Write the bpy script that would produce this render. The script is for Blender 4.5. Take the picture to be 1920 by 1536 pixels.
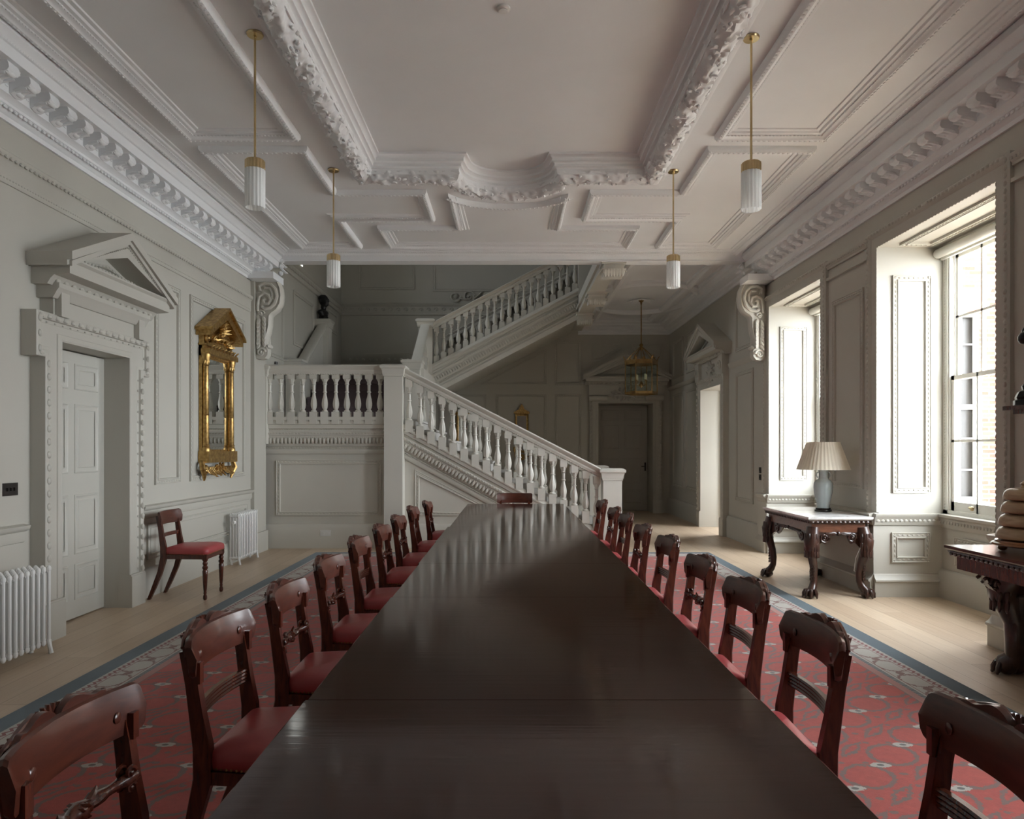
import bpy, bmesh, math, random
from math import sin, cos, pi, sqrt, atan2, radians
from mathutils import Vector, Matrix, noise
random.seed(7)
SC = bpy.context.scene
COL = SC.collection
for o in list(bpy.data.objects):
    bpy.data.objects.remove(o, do_unlink=True)

# ---------------------------------------------------------------- camera, world, light, exposure
FPX = 1340.0                       # focal length in pixels of the 1920 px wide frame
cam_d = bpy.data.cameras.new('camera')
cam = bpy.data.objects.new('camera', cam_d)
COL.objects.link(cam)
cam.location = (0, 0, 1.42)
cam.rotation_euler = (pi / 2, 0, 0)
cam_d.sensor_fit = 'HORIZONTAL'
cam_d.sensor_width = 36
cam_d.lens = FPX / 1920 * 36
cam_d.shift_x = 0.001
cam_d.shift_y = 75 / 1920
cam_d.clip_start = 0.05
SC.camera = cam

world = bpy.data.worlds.new('world')
SC.world = world
world.use_nodes = True
bg = world.node_tree.nodes['Background']
bg.inputs[0].default_value = (0.90, 0.95, 1.0, 1)
bg.inputs[1].default_value = 11.5
SC.view_settings.view_transform = 'Standard'
SC.view_settings.look = 'None'
SC.view_settings.gamma = 1
SC.view_settings.exposure = 1.08
SC.view_settings.use_curve_mapping = False
SC.cycles.use_denoising = True
SC.cycles.max_bounces = 12
SC.cycles.diffuse_bounces = 7
SC.cycles.transparent_max_bounces = 16
SC.cycles.sample_clamp_indirect = 6
SC.cycles.caustics_reflective = False
SC.cycles.caustics_refractive = False


def portal(loc, sx, sy, rot):
    l = bpy.data.lights.new('window_daylight', 'AREA')
    l.shape = 'RECTANGLE'
    l.size = sx
    l.size_y = sy
    l.cycles.is_portal = True
    o = bpy.data.objects.new('window_daylight', l)
    COL.objects.link(o)
    o.location = loc
    o.rotation_euler = rot
    return o


WINS = [(8.15, 9.78), (5.20, 6.90), (1.45, 3.10)]
for a, b in WINS:                  # daylight comes in through the sash windows of the right wall
    portal((4.34, (a + b) / 2, 2.05), 2.7, b - a + .2, (0, pi / 2, 0))
portal((-4.0, 12.7, 5.35), 1.2, .8, (0, -pi / 2, 0))
portal((5.36, 12.6, 1.7), 2.2, 2.0, (0, pi / 2, 0))

# ---------------------------------------------------------------- key dimensions
XL, XR = -3.52, 3.55
YF, YB = -3.6, 16.0
ZC = 4.15                          # main ceiling
ZU = 4.30                          # raised central field
ZH = 4.25                          # hall ceiling
CX = -0.03

# ---------------------------------------------------------------- material helpers
def sock(nt, x):
    if hasattr(x, 'is_output'):
        return x
    v = nt.nodes.new('ShaderNodeValue')
    v.outputs[0].default_value = x
    return v.outputs[0]


class NT:
    def __init__(self, name):
        self.mat = bpy.data.materials.new(name)
        self.mat.use_nodes = True
        self.nt = self.mat.node_tree
        self.b = self.nt.nodes['Principled BSDF']
        self.out = self.nt.nodes['Material Output']

    def n(self, t, **kw):
        nd = self.nt.nodes.new(t)
        for k, v in kw.items():
            setattr(nd, k, v)
        return nd

    def m(self, op, a, b=None, c=None):
        nd = self.n('ShaderNodeMath', operation=op)
        for i, x in enumerate((a, b, c)):
            if x is None:
                continue
            if hasattr(x, 'is_output'):
                self.nt.links.new(x, nd.inputs[i])
            else:
                nd.inputs[i].default_value = x
        return nd.outputs[0]

    def coord(self, kind='Object', scale=(1, 1, 1), rot=(0, 0, 0)):
        tc = self.n('ShaderNodeTexCoord')
        mp = self.n('ShaderNodeMapping')
        mp.inputs['Scale'].default_value = scale
        mp.inputs['Rotation'].default_value = rot
        self.nt.links.new(tc.outputs[kind], mp.inputs[0])
        return mp.outputs[0]

    def geo(self, scale=(1, 1, 1)):
        g = self.n('ShaderNodeNewGeometry')
        mp = self.n('ShaderNodeMapping')
        mp.inputs['Scale'].default_value = scale
        self.nt.links.new(g.outputs['Position'], mp.inputs[0])
        return mp.outputs[0]

    def noise(self, vec, scale=5, detail=4, rough=.5, dist=0):
        nd = self.n('ShaderNodeTexNoise')
        nd.inputs['Scale'].default_value = scale
        nd.inputs['Detail'].default_value = detail
        nd.inputs['Roughness'].default_value = rough
        nd.inputs['Distortion'].default_value = dist
        self.nt.links.new(vec, nd.inputs['Vector'])
        return nd.outputs['Fac']

    def ramp(self, fac, stops, interp='LINEAR'):
        nd = self.n('ShaderNodeValToRGB')
        nd.color_ramp.interpolation = interp
        el = nd.color_ramp.elements
        while len(el) < len(stops):
            el.new(.5)
        for e, (p, c) in zip(el, stops):
            e.position = p
            e.color = (*c, 1)
        self.nt.links.new(fac, nd.inputs[0])
        return nd.outputs[0]

    def mix(self, fac, a, b):
        nd = self.n('ShaderNodeMix', data_type='RGBA')
        for s, x in ((nd.inputs[0], fac), (nd.inputs[6], a), (nd.inputs[7], b)):
            if hasattr(x, 'is_output'):
                self.nt.links.new(x, s)
            elif isinstance(x, tuple):
                s.default_value = (*x, 1)
            else:
                s.default_value = x
        return nd.outputs[2]

    def bump(self, h, strength=.2, dist=.01):
        nd = self.n('ShaderNodeBump')
        nd.inputs['Strength'].default_value = strength
        nd.inputs['Distance'].default_value = dist
        self.nt.links.new(h, nd.inputs['Height'])
        self.nt.links.new(nd.outputs[0], self.b.inputs['Normal'])

    def set(self, **kw):
        for k, v in kw.items():
            s = self.b.inputs[k.replace('_', ' ')]
            if hasattr(v, 'is_output'):
                self.nt.links.new(v, s)
            elif isinstance(v, tuple) and len(v) == 3:
                s.default_value = (*v, 1)
            else:
                s.default_value = v
        return self


def paint(name, col, rough=.55, var=.03, bump=.05):
    t = NT(name)
    v = t.geo()
    f = t.noise(v, 2.2, 3)
    c2 = tuple(max(0, c * (1 - var * 2)) for c in col)
    t.set(Base_Color=t.mix(f, c2, tuple(min(1, c * (1 + var)) for c in col)), Roughness=rough)
    t.bump(t.noise(v, 60, 2), bump, .004)
    return t.mat


M_WALL = paint('wall_paint', (.475, .458, .405), .5)
M_CEIL = paint('ceiling_paint', (.80, .815, .83), .6)
M_STAIR = paint('staircase_paint', (.60, .58, .52), .42)
M_DOOR = paint('door_paint', (.50, .49, .44), .42)
M_WIN = paint('window_paint', (.70, .70, .65), .4)
M_RAD = paint('radiator_enamel', (.74, .74, .72), .35)
M_BDOOR = paint('grey_door_paint', (.37, .345, .30), .45)


def wood(name, c1, c2, rough, scale=(1.5, 14, 14), coat=.3, bump=.03):
    t = NT(name)
    v = t.coord('Object', scale)
    f = t.noise(v, 3.0, 6, .6, .8)
    t.set(Base_Color=t.ramp(f, [(.3, c1), (.7, c2)]), Roughness=rough, Coat_Weight=coat, Coat_Roughness=.12)
    t.bump(f, bump, .003)
    return t.mat


M_MAHO = wood('mahogany', (.032, .0075, .0045), (.125, .028, .013), .27, (14, 14, 2), .4)
M_RAIL = wood('mahogany_crest', (.040, .011, .007), (.105, .028, .015), .3, (10, 2, 10), .2, .004)
M_DARKW = wood('dark_carved_wood', (.018, .008, .006), (.065, .026, .017), .3, (6, 6, 3), .4, .1)
M_BROWNW = wood('reddish_veneer', (.10, .035, .018), (.22, .085, .045), .3, (3, 14, 14), .3)
M_TREEN = wood('pale_turned_wood', (.30, .20, .11), (.50, .37, .23), .3, (2, 2, 14), .3)
M_AMBER = wood('amber_turned_wood', (.16, .06, .02), (.33, .14, .05), .22, (3, 3, 14), .5)

t = NT('table_top_mahogany')
v = t.geo((1.1, 22, 1))
f = t.noise(v, 2.5, 6, .6, .5)
f2 = t.noise(t.geo((3.0, 40, 1)), 1.4, 4, .6)
t.set(Base_Color=t.ramp(f, [(.25, (.016, .006, .0045)), (.75, (.046, .0165, .011))]),
      Roughness=t.m('MULTIPLY_ADD', f2, .09, .055), IOR=1.38, Coat_Weight=.0)
t.bump(t.noise(t.geo((.9, 26, 1)), 1.6, 3, .5), .05, .004)
M_TABLE = t.mat

t = NT('seat_leather')
f = t.noise(t.coord('Object'), 90, 3)
t.set(Base_Color=(.38, .062, .066), Roughness=.36)
t.bump(f, .12, .002)
M_SEAT = t.mat

t = NT('oak_boards')
v = t.geo()
sx = t.n('ShaderNodeSeparateXYZ')
t.nt.links.new(v, sx.inputs[0])
xs = t.m('DIVIDE', sx.outputs[0], .19)
row = t.m('FLOOR', xs)
ys = t.m('ADD', t.m('DIVIDE', sx.outputs[1], 2.4), t.m('MULTIPLY', t.m('FRACT', t.m('MULTIPLY', row, .377)), 1.0))
cb = t.n('ShaderNodeCombineXYZ')
t.nt.links.new(row, cb.inputs[0])
t.nt.links.new(t.m('FLOOR', ys), cb.inputs[1])
wn = t.n('ShaderNodeTexWhiteNoise')
t.nt.links.new(cb.outputs[0], wn.inputs[0])
grain = t.noise(t.geo((26, 1.4, 1)), 1.6, 6, .6, .6)
tone = t.m('ADD', t.m('MULTIPLY', wn.outputs['Value'], .45), t.m('MULTIPLY', grain, .6))
c = t.ramp(tone, [(.15, (.40, .29, .195)), (.85, (.58, .465, .34))])
fx = t.m('FRACT', xs)
edge = t.m('LESS_THAN', t.m('MINIMUM', fx, t.m('SUBTRACT', 1.0, fx)), .012)
fy = t.m('FRACT', ys)
edge2 = t.m('LESS_THAN', fy, .002)
e = t.m('MAXIMUM', edge, edge2)
t.set(Base_Color=t.mix(t.m('MULTIPLY', e, .55), c, (.16, .11, .07)), Roughness=.42)
t.bump(t.m('SUBTRACT', grain, t.m('MULTIPLY', e, 2.0)), .08, .004)
M_FLOOR = t.mat

# carpet: 5.4 m wide, blue edge, cream swag border, red field of leafy rings and cream bows
t = NT('carpet_weave')
sx = t.n('ShaderNodeSeparateXYZ')
t.nt.links.new(t.geo(), sx.inputs[0])
X, Y = sx.outputs[0], sx.outputs[1]
CXW, CYE, CYS = 2.69, 9.80, -2.6
ex = t.m('SUBTRACT', CXW, t.m('ABSOLUTE', t.m('SUBTRACT', X, .02)))
ey = t.m('MINIMUM', t.m('SUBTRACT', CYE, Y), t.m('SUBTRACT', Y, CYS))
ed = t.m('MINIMUM', ex, ey)
xside = t.m('LESS_THAN', ex, ey)
al = t.m('ADD', t.m('MULTIPLY', Y, xside), t.m('MULTIPLY', X, t.m('SUBTRACT', 1.0, xside)))
nz = t.noise(t.geo(), 45, 3, .7)
nj = t.m('MULTIPLY', t.m('SUBTRACT', nz, .5), .05)
RED, CREAM, BLUE, GREY, PINK = (.36, .050, .034), (.38, .36, .32), (.060, .090, .110), (.105, .100, .095), (.33, .15, .125)


def gauss_ring(px, py, r, w, sxx=1.0, syy=1.0):
    d = t.m('SQRT', t.m('ADD', t.m('POWER', t.m('MULTIPLY', px, sxx), 2.0), t.m('POWER', t.m('MULTIPLY', py, syy), 2.0)))
    return t.m('LESS_THAN', t.m('ABSOLUTE', t.m('SUBTRACT', t.m('ADD', d, nj), r)), w)


def cell(s, off, S=0.0):
    q = t.m('ADD', t.m('DIVIDE', s, off), S)
    return t.m('MULTIPLY', t.m('SUBTRACT', t.m('FRACT', q), .5), off), t.m('FLOOR', q)


U = t.m('MULTIPLY', t.m('ADD', X, Y), .7071)          # rings strung on diagonals, a bow between two rings
V = t.m('MULTIPLY', t.m('SUBTRACT', X, Y), .7071)
cxp, cxi = cell(U, .311)
cyp, cyi = cell(V, .311)
ring = gauss_ring(cxp, cyp, .112, .012, .92, 1.15)
ub, _ = cell(U, .311, .5)
bdx = t.m('MULTIPLY', t.m('ADD', ub, cyp), .7071)
bdy = t.m('MULTIPLY', t.m('SUBTRACT', ub, cyp), .7071)
bow = t.m('LESS_THAN', t.m('ADD', t.m('POWER', t.m('DIVIDE', bdx, .048), 2.0),
                         t.m('POWER', t.m('DIVIDE', t.m('ADD', bdy, nj), .024), 2.0)), 1.0)
bowc = t.m('LESS_THAN', t.m('ADD', t.m('POWER', t.m('DIVIDE', bdx, .016), 2.0),
                          t.m('POWER', t.m('DIVIDE', bdy, .011), 2.0)), 1.0)
wav = t.m('MULTIPLY', t.m('SINE', t.m('MULTIPLY', U, 20.2)), .018)
stem = t.m('LESS_THAN', t.m('ABSOLUTE', t.m('ADD', t.m('SUBTRACT', t.m('ABSOLUTE', cyp), .148), t.m('ADD', wav, nj))), .009)
sprig_c, _ = cell(X, .11)
sprig_d, _ = cell(Y, .11, 0.3)
sprig = t.m('LESS_THAN', t.m('ADD', t.m('POWER', t.m('ADD', sprig_c, nj), 2.0), t.m('POWER', t.m('MULTIPLY', sprig_d, 1.4), 2.0)), .0003)
insid = t.m('GREATER_THAN', t.m('ADD', t.m('POWER', cxp, 2.0), t.m('POWER', cyp, 2.0)), .015)
sprig = t.m('MULTIPLY', sprig, insid)
redn = t.mix(t.noise(t.geo(), 30, 6, .8), tuple(c * .55 for c in RED), tuple(c * 1.4 for c in RED))
fld = t.mix(t.m('MULTIPLY', sprig, .75), redn, GREY)
fld = t.mix(t.m('MULTIPLY', t.m('MAXIMUM', ring, stem), .8), fld, GREY)
fld = t.mix(bow, fld, CREAM)
fld = t.mix(bowc, fld, GREY)
# border bands by distance from the edge
sw, _ = cell(al, .30)
swr = gauss_ring(sw, t.m('SUBTRACT', ed, .245), .088, .008, .75, 1.0)
swd = t.m('LESS_THAN', t.m('ADD', t.m('POWER', t.m('SUBTRACT', t.m('ABSOLUTE', sw), .15), 2.0), t.m('POWER', t.m('SUBTRACT', ed, .26), 2.0)), .0007)
crm = t.mix(t.m('MAXIMUM', swr, swd), CREAM, (.17, .09, .075))
zz = t.m('ABSOLUTE', t.m('SUBTRACT', t.m('FRACT', t.m('DIVIDE', al, .055)), .5))
zig = t.m('LESS_THAN', t.m('ABSOLUTE', t.m('SUBTRACT', t.m('SUBTRACT', ed, .150), t.m('MULTIPLY', zz, .05))), .010)
zzb = t.m('LESS_THAN', t.m('FRACT', t.m('DIVIDE', al, .024)), .5)
bead = t.mix(zzb, (.04, .06, .075), (.23, .22, .20))
border = t.mix(zig, CREAM, (.19, .05, .05))


def step(x, e):
    return t.m('GREATER_THAN', x, e)


col = t.mix(t.noise(t.geo(), 25, 3), tuple(c * .85 for c in BLUE), tuple(c * 1.25 for c in BLUE))
for e0, cc in ((.130, CREAM), (.137, border), (.188, (.19, .06, .055)), (.193, crm), (.325, (.20, .07, .06)), (.331, CREAM),
               (.345, bead), (.375, PINK), (.425, GREY), (.43, fld)):
    col = t.mix(step(ed, e0), col, cc)
t.set(Base_Color=col, Roughness=.95, Sheen_Weight=.2)
t.bump(t.noise(t.geo(), 320, 2), .35, .004)
M_CARPET = t.mat


def metal(name, c1, c2, rough, sc=12, bump=.15):
    t = NT(name)
    f = t.noise(t.coord('Object'), sc, 4)
    t.set(Base_Color=t.ramp(f, [(.3, c1), (.75, c2)]), Metallic=1.0, Roughness=rough)
    t.bump(f, bump, .004)
    return t.mat


M_GILT = metal('gilt', (.32, .185, .06), (.66, .45, .18), .40, 30)
M_BRASS = metal('brass', (.55, .42, .22), (.72, .58, .34), .28, 4, .02)
M_OLDBRASS = metal('old_brass', (.20, .115, .045), (.38, .25, .10), .34, 14, .05)
t = NT('mirror_glass')
t.set(Base_Color=(.72, .74, .72), Metallic=1.0, Roughness=.015)
M_MIRROR = t.mat


def plain(name, col, rough=.5, metal=0, **kw):
    t = NT(name)
    f = t.noise(t.coord('Object'), 9, 3)
    t.set(Base_Color=t.mix(f, tuple(c * .92 for c in col), tuple(min(1, c * 1.05) for c in col)), Roughness=rough, Metallic=metal, **kw)
    return t.mat


M_BRONZE = plain('dark_bronze', (.012, .011, .010), .32, .4)
M_BLACK = plain('dark_plate', (.018, .015, .013), .35)
M_WHITEP = plain('white_plastic', (.75, .75, .73), .35)
M_PORC = plain('celadon_porcelain', (.42, .47, .47), .12)
M_CANDLE = plain('candle_ivory', (.72, .66, .48), .5)
M_STEPS = plain('dark_stair_carpet', (.13, .095, .10), .9)
M_DARKGAP = plain('dark_gap', (.02, .018, .016), .9)
M_SLATE = plain('stone', (.45, .43, .40), .7)

t = NT('marble')
f = t.noise(t.coord('Object'), 3.5, 8, .65, 1.6)
t.set(Base_Color=t.ramp(f, [(.35, (.60, .59, .58)), (.5, (.80, .79, .78)), (.7, (.86, .86, .85))]), Roughness=.18)
M_MARBLE = t.mat

t = NT('pleated_silk')
tr = t.n('ShaderNodeBsdfTranslucent')
tr.inputs[0].default_value = (.92, .84, .70, 1)
ms = t.n('ShaderNodeMixShader')
ms.inputs[0].default_value = .45
t.set(Base_Color=(.82, .75, .62), Roughness=.8)
t.nt.links.new(t.b.outputs[0], ms.inputs[1])
t.nt.links.new(tr.outputs[0], ms.inputs[2])
t.nt.links.new(ms.outputs[0], t.out.inputs[0])
M_SHADE = t.mat

t = NT('ribbed_frosted_glass')
tr = t.n('ShaderNodeBsdfTranslucent')
tr.inputs[0].default_value = (.95, .96, .95, 1)
tp = t.n('ShaderNodeBsdfTransparent')
ms = t.n('ShaderNodeMixShader')
ms.inputs[0].default_value = .5
ms2 = t.n('ShaderNodeMixShader')
ms2.inputs[0].default_value = .28
t.set(Base_Color=(.96, .97, .96), Roughness=.15)
t.nt.links.new(t.b.outputs[0], ms.inputs[1])
t.nt.links.new(tr.outputs[0], ms.inputs[2])
t.nt.links.new(ms.outputs[0], ms2.inputs[1])
t.nt.links.new(tp.outputs[0], ms2.inputs[2])
t.nt.links.new(ms2.outputs[0], t.out.inputs[0])
M_RIB = t.mat


def thin_glass(name, tint, refl=.08):
    t = NT(name)
    tp = t.n('ShaderNodeBsdfTransparent')
    tp.inputs[0].default_value = (*tint, 1)
    gl = t.n('ShaderNodeBsdfGlossy')
    gl.inputs['Roughness'].default_value = .02
    lw = t.n('ShaderNodeLayerWeight')
    lw.inputs[0].default_value = .5
    fr = t.m('ADD', t.m('MULTIPLY', t.m('POWER', lw.outputs['Facing'], 4.0), .6), .05)
    ms = t.n('ShaderNodeMixShader')
    t.nt.links.new(fr, ms.inputs[0])
    t.nt.links.new(tp.outputs[0], ms.inputs[1])
    t.nt.links.new(gl.outputs[0], ms.inputs[2])
    t.nt.links.new(ms.outputs[0], t.out.inputs[0])
    return t.mat


M_GLASS = thin_glass('window_glass', (.97, .98, .98))
M_LGLASS = thin_glass('lantern_glass', (.80, .86, .82))

t = NT('red_brick')
br = t.n('ShaderNodeTexBrick')
br.inputs['Scale'].default_value = 1
br.inputs['Brick Width'].default_value = .225
br.inputs['Row Height'].default_value = .075
br.inputs['Mortar Size'].default_value = .008
br.inputs['Color1'].default_value = (.115, .038, .024, 1)
br.inputs['Color2'].default_value = (.17, .072, .046, 1)
br.inputs['Mortar'].default_value = (.30, .28, .25, 1)
g = t.n('ShaderNodeNewGeometry')
s1 = t.n('ShaderNodeSeparateXYZ')
c1 = t.n('ShaderNodeCombineXYZ')
t.nt.links.new(g.outputs['Position'], s1.inputs[0])
t.nt.links.new(t.m('ADD', s1.outputs[0], s1.outputs[1]), c1.inputs[0])
t.nt.links.new(s1.outputs[2], c1.inputs[1])
t.nt.links.new(c1.outputs[0], br.inputs['Vector'])
t.set(Base_Color=br.outputs['Color'], Roughness=.85)
t.bump(br.outputs['Fac'], .3, -.01)
M_BRICK = t.mat
M_RUBBED = plain('rubbed_brick', (.24, .085, .05), .8)
# ---------------------------------------------------------------- geometry helpers
class G:
    """collects vertices and faces of ONE mesh"""
    def __init__(self):
        self.v = []
        self.f = []

    def add(self, vs, fs):
        o = len(self.v)
        self.v.extend(tuple(p) for p in vs)
        self.f.extend(tuple(i + o for i in f) for f in fs)

    def box(self, x0, y0, z0, x1, y1, z1):
        x0, x1 = min(x0, x1), max(x0, x1)
        y0, y1 = min(y0, y1), max(y0, y1)
        z0, z1 = min(z0, z1), max(z0, z1)
        self.add([(x0, y0, z0), (x1, y0, z0), (x1, y1, z0), (x0, y1, z0), (x0, y0, z1), (x1, y0, z1), (x1, y1, z1), (x0, y1, z1)],
                 [(3, 2, 1, 0), (4, 5, 6, 7), (0, 1, 5, 4), (1, 2, 6, 5), (2, 3, 7, 6), (3, 0, 4, 7)])
        return self

    def tbox(self, T, a0, b0, h0, a1, b1, h1):
        p = [T(a, b, h) for h in (h0, h1) for a, b in ((a0, b0), (a1, b0), (a1, b1), (a0, b1))]
        self.add(p, [(3, 2, 1, 0), (4, 5, 6, 7), (0, 1, 5, 4), (1, 2, 6, 5), (2, 3, 7, 6), (3, 0, 4, 7)])
        return self

    def prism(self, T, poly, h0, h1):
        n = len(poly)
        p = [T(a, b, h0) for a, b in poly] + [T(a, b, h1) for a, b in poly]
        self.add(p, [tuple(range(n))[::-1], tuple(range(n, 2 * n))] + [(i, (i + 1) % n, n + (i + 1) % n, n + i) for i in range(n)])
        return self

    def sweep(self, T, path, prof, closed=True, flip=1, cap=True):
        """profile (u across, h out) mitred along a planar path (a, b)"""
        n, k = len(path), len(prof)
        P = [Vector(p) for p in path]
        vs = []
        for i in range(n):
            d1 = (P[i] - P[i - 1]) if (closed or i > 0) else (P[1] - P[0])
            d2 = (P[(i + 1) % n] - P[i]) if (closed or i < n - 1) else (P[-1] - P[-2])
            d1.normalize(); d2.normalize()
            n1, n2 = Vector((-d1.y, d1.x)), Vector((-d2.y, d2.x))
            m = (n1 + n2) / max(.25, 1 + n1.dot(n2))
            for u, h in prof:
                q = P[i] + m * u * flip
                vs.append(T(q.x, q.y, h))
        fs = []
        for i in range(n if closed else n - 1):
            j = (i + 1) % n
            for a in range(k - 1):
                fs.append((i * k + a, j * k + a, j * k + a + 1, i * k + a + 1))
        if not closed and cap:
            fs.append(tuple(range(k)))
            fs.append(tuple((n - 1) * k + a for a in range(k))[::-1])
        self.add(vs, fs)
        return self

    def run(self, P0, P1, U, V, prof, cap=True):
        P0, P1, U, V = Vector(P0), Vector(P1), Vector(U), Vector(V)
        k = len(prof)
        vs = [P + U * u + V * w for P in (P0, P1) for u, w in prof]
        fs = [(a, a + 1, k + a + 1, k + a) for a in range(k - 1)]
        if cap:
            fs += [tuple(range(k))[::-1], tuple(range(k, 2 * k))]
        self.add(vs, fs)
        return self

    def lathe(self, prof, c=(0, 0, 0), n=16, mod=None, axis='z', capz=True):
        k = len(prof)
        vs = []
        for i in range(n):
            a = 2 * pi * i / n
            for r, z in prof:
                rr = r * (1 + (mod(a, z) if mod else 0))
                p = (rr * cos(a), rr * sin(a), z)
                if axis == 'x': p = (p[2], p[0], p[1])
                if axis == 'y': p = (p[0], p[2], p[1])
                vs.append((c[0] + p[0], c[1] + p[1], c[2] + p[2]))
        fs = []
        for i in range(n):
            j = (i + 1) % n
            for a in range(k - 1):
                fs.append((i * k + a, j * k + a, j * k + a + 1, i * k + a + 1))
        if capz:
            fs.append(tuple(i * k for i in range(n))[::-1])
            fs.append(tuple(i * k + k - 1 for i in range(n)))
        self.add(vs, fs)
        return self

    def tube(self, pts, r, n=8, cap=True, flat=1.0, up=None):
        P = [Vector(p) for p in pts]
        m = len(P)
        rs = r if isinstance(r, (list, tuple)) else [r] * m
        t0 = (P[1] - P[0]).normalized()
        ref = Vector(up) if up else (Vector((0, 0, 1)) if abs(t0.z) < .9 else Vector((1, 0, 0)))
        vs = []
        for i in range(m):
            t = (P[min(i + 1, m - 1)] - P[max(i - 1, 0)]).normalized()
            s = t.cross(ref)
            if s.length < 1e-4:
                s = t.cross(Vector((0, 1, 0)))
            s.normalize()
            u = s.cross(t).normalized()
            if not up:
                ref = u
            for j in range(n):
                a = 2 * pi * j / n
                vs.append(P[i] + (s * cos(a) * flat + u * sin(a)) * rs[i])
        fs = [(i * n + j, i * n + (j + 1) % n, (i + 1) * n + (j + 1) % n, (i + 1) * n + j) for i in range(m - 1) for j in range(n)]
        if cap:
            fs += [tuple(range(n))[::-1], tuple((m - 1) * n + j for j in range(n))]
        self.add(vs, fs)
        return self

    def ball(self, c, r, n=8, k=5, rot=None):
        if not isinstance(r, (list, tuple)):
            r = (r, r, r)
        vs = [Vector((0, 0, -r[2]))]
        for i in range(1, k):
            th = pi * i / k
            for j in range(n):
                a = 2 * pi * j / n
                vs.append(Vector((r[0] * sin(th) * cos(a), r[1] * sin(th) * sin(a), -r[2] * cos(th))))
        vs.append(Vector((0, 0, r[2])))
        if rot is not None:
            vs = [rot @ v for v in vs]
        c = Vector(c)
        fs = [(0, 1 + (j + 1) % n, 1 + j) for j in range(n)]
        for i in range(k - 2):
            for j in range(n):
                a, b = 1 + i * n + j, 1 + i * n + (j + 1) % n
                fs.append((a, b, b + n, a + n))
        L = len(vs) - 1
        fs += [(L, L - n + j, L - n + (j + 1) % n) for j in range(n)]
        self.add([v + c for v in vs], fs)
        return self

    def blobs(self, T, path, sp, u, h, r, closed=True, flip=1, n=6, k=4):
        """beads / leaves along an offset of a planar path; r = (along, across, out)"""
        P = [Vector(p) for p in path]
        N = len(P)
        for i in range(N if closed else N - 1):
            A, B = P[i], P[(i + 1) % N]
            d = B - A
            L = d.length
            if L < 1e-6:
                continue
            d.normalize()
            nn = Vector((-d.y, d.x)) * flip
            c = max(1, int(round(L / sp)))
            for q in range(c):
                p = A + d * (L * (q + .5) / c) + nn * u
                o = Vector(T(p.x, p.y, h))
                e1 = (Vector(T(p.x + d.x, p.y + d.y, h)) - o) * r[0]
                e2 = (Vector(T(p.x + nn.x, p.y + nn.y, h)) - o) * r[1]
                e3 = (Vector(T(p.x, p.y, h + 1)) - o) * r[2]
                vs = [o - e1]
                for a in range(1, k):
                    th = pi * a / k
                    for b in range(n):
                        ph = 2 * pi * b / n
                        vs.append(o - e1 * cos(th) + (e2 * cos(ph) + e3 * sin(ph)) * sin(th))
                vs.append(o + e1)
                fs = [(0, 1 + (j + 1) % n, 1 + j) for j in range(n)]
                for a in range(k - 2):
                    for j in range(n):
                        x, y = 1 + a * n + j, 1 + a * n + (j + 1) % n
                        fs.append((x, y, y + n, x + n))
                Lv = len(vs) - 1
                fs += [(Lv, Lv - n + j, Lv - n + (j + 1) % n) for j in range(n)]
                self.add(vs, fs)
        return self

    def spiral(self, T, a0, b0, r0, turns, r, h=0, start=0, dirn=1, n=6, rmin=.12, hz=1.0):
        """a scroll of tube in the plane of T"""
        st = int(14 * turns) + 2
        pts, rs = [], []
        for i in range(st + 1):
            f = i / st
            a = start + dirn * 2 * pi * turns * f
            R = r0 * (1 - f * (1 - rmin))
            pts.append(T(a0 + R * cos(a), b0 + R * sin(a), h))
            rs.append(r * (1 - .35 * f))
        self.tube(pts, rs, n)
        e = pts[-1]
        self.ball(T(a0, b0, h), r * 1.5, 8, 5)
        return self


def rect(a0, b0, a1, b1):
    return [(a0, b0), (a1, b0), (a1, b1), (a0, b1)]


def TL(x):
    return lambda a, b, h: (x + h, a, b)


def TR(x):
    return lambda a, b, h: (x - h, a, b)


def TB(y):
    return lambda a, b, h: (a, y - h, b)


def TF(y):
    return lambda a, b, h: (a, y + h, b)


def TC(z):
    return lambda a, b, h: (a, b, z - h)


def build(name, g, mat, parent=None, kind=None, label=None, cat=None, group=None, sharp=38, loc=None, rz=0):
    me = bpy.data.meshes.new(name)
    me.from_pydata(g.v, [], g.f)
    bm = bmesh.new()
    bm.from_mesh(me)
    bmesh.ops.recalc_face_normals(bm, faces=bm.faces)
    bm.to_mesh(me)
    bm.free()
    me.polygons.foreach_set('use_smooth', [True] * len(me.polygons))
    me.set_sharp_from_angle(angle=radians(sharp))
    me.materials.append(mat)
    o = bpy.data.objects.new(name, me)
    COL.objects.link(o)
    if parent is not None:
        o.parent = parent
    if loc is not None:
        o.location = loc
    o.rotation_euler.z = rz
    if kind: o['kind'] = kind
    if label: o['label'] = label
    if cat: o['category'] = cat
    if group: o['group'] = group
    return o


def thing(name, label, cat, loc=(0, 0, 0), rz=0, group=None, kind=None):
    o = bpy.data.objects.new(name, None)
    COL.objects.link(o)
    o.location = loc
    o.rotation_euler.z = rz
    o['label'] = label
    o['category'] = cat
    if group: o['group'] = group
    if kind: o['kind'] = kind
    return o


def struct(name, label=None, cat=None):
    o = bpy.data.objects.new(name, None)
    COL.objects.link(o)
    o['kind'] = 'structure'
    if label: o['label'] = label
    if cat: o['category'] = cat
    return o


def inst(src, parent, loc=(0, 0, 0), rz=0):
    c = src.copy()
    COL.objects.link(c)
    c.parent = parent
    c.location = loc
    c.rotation_euler = (0, 0, rz)
    return c


def copy_tree(o, parent=None):
    c = o.copy()
    COL.objects.link(c)
    if parent is not None:
        c.parent = parent
    for ch in list(o.children):
        copy_tree(ch, c)
    return c


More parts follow.
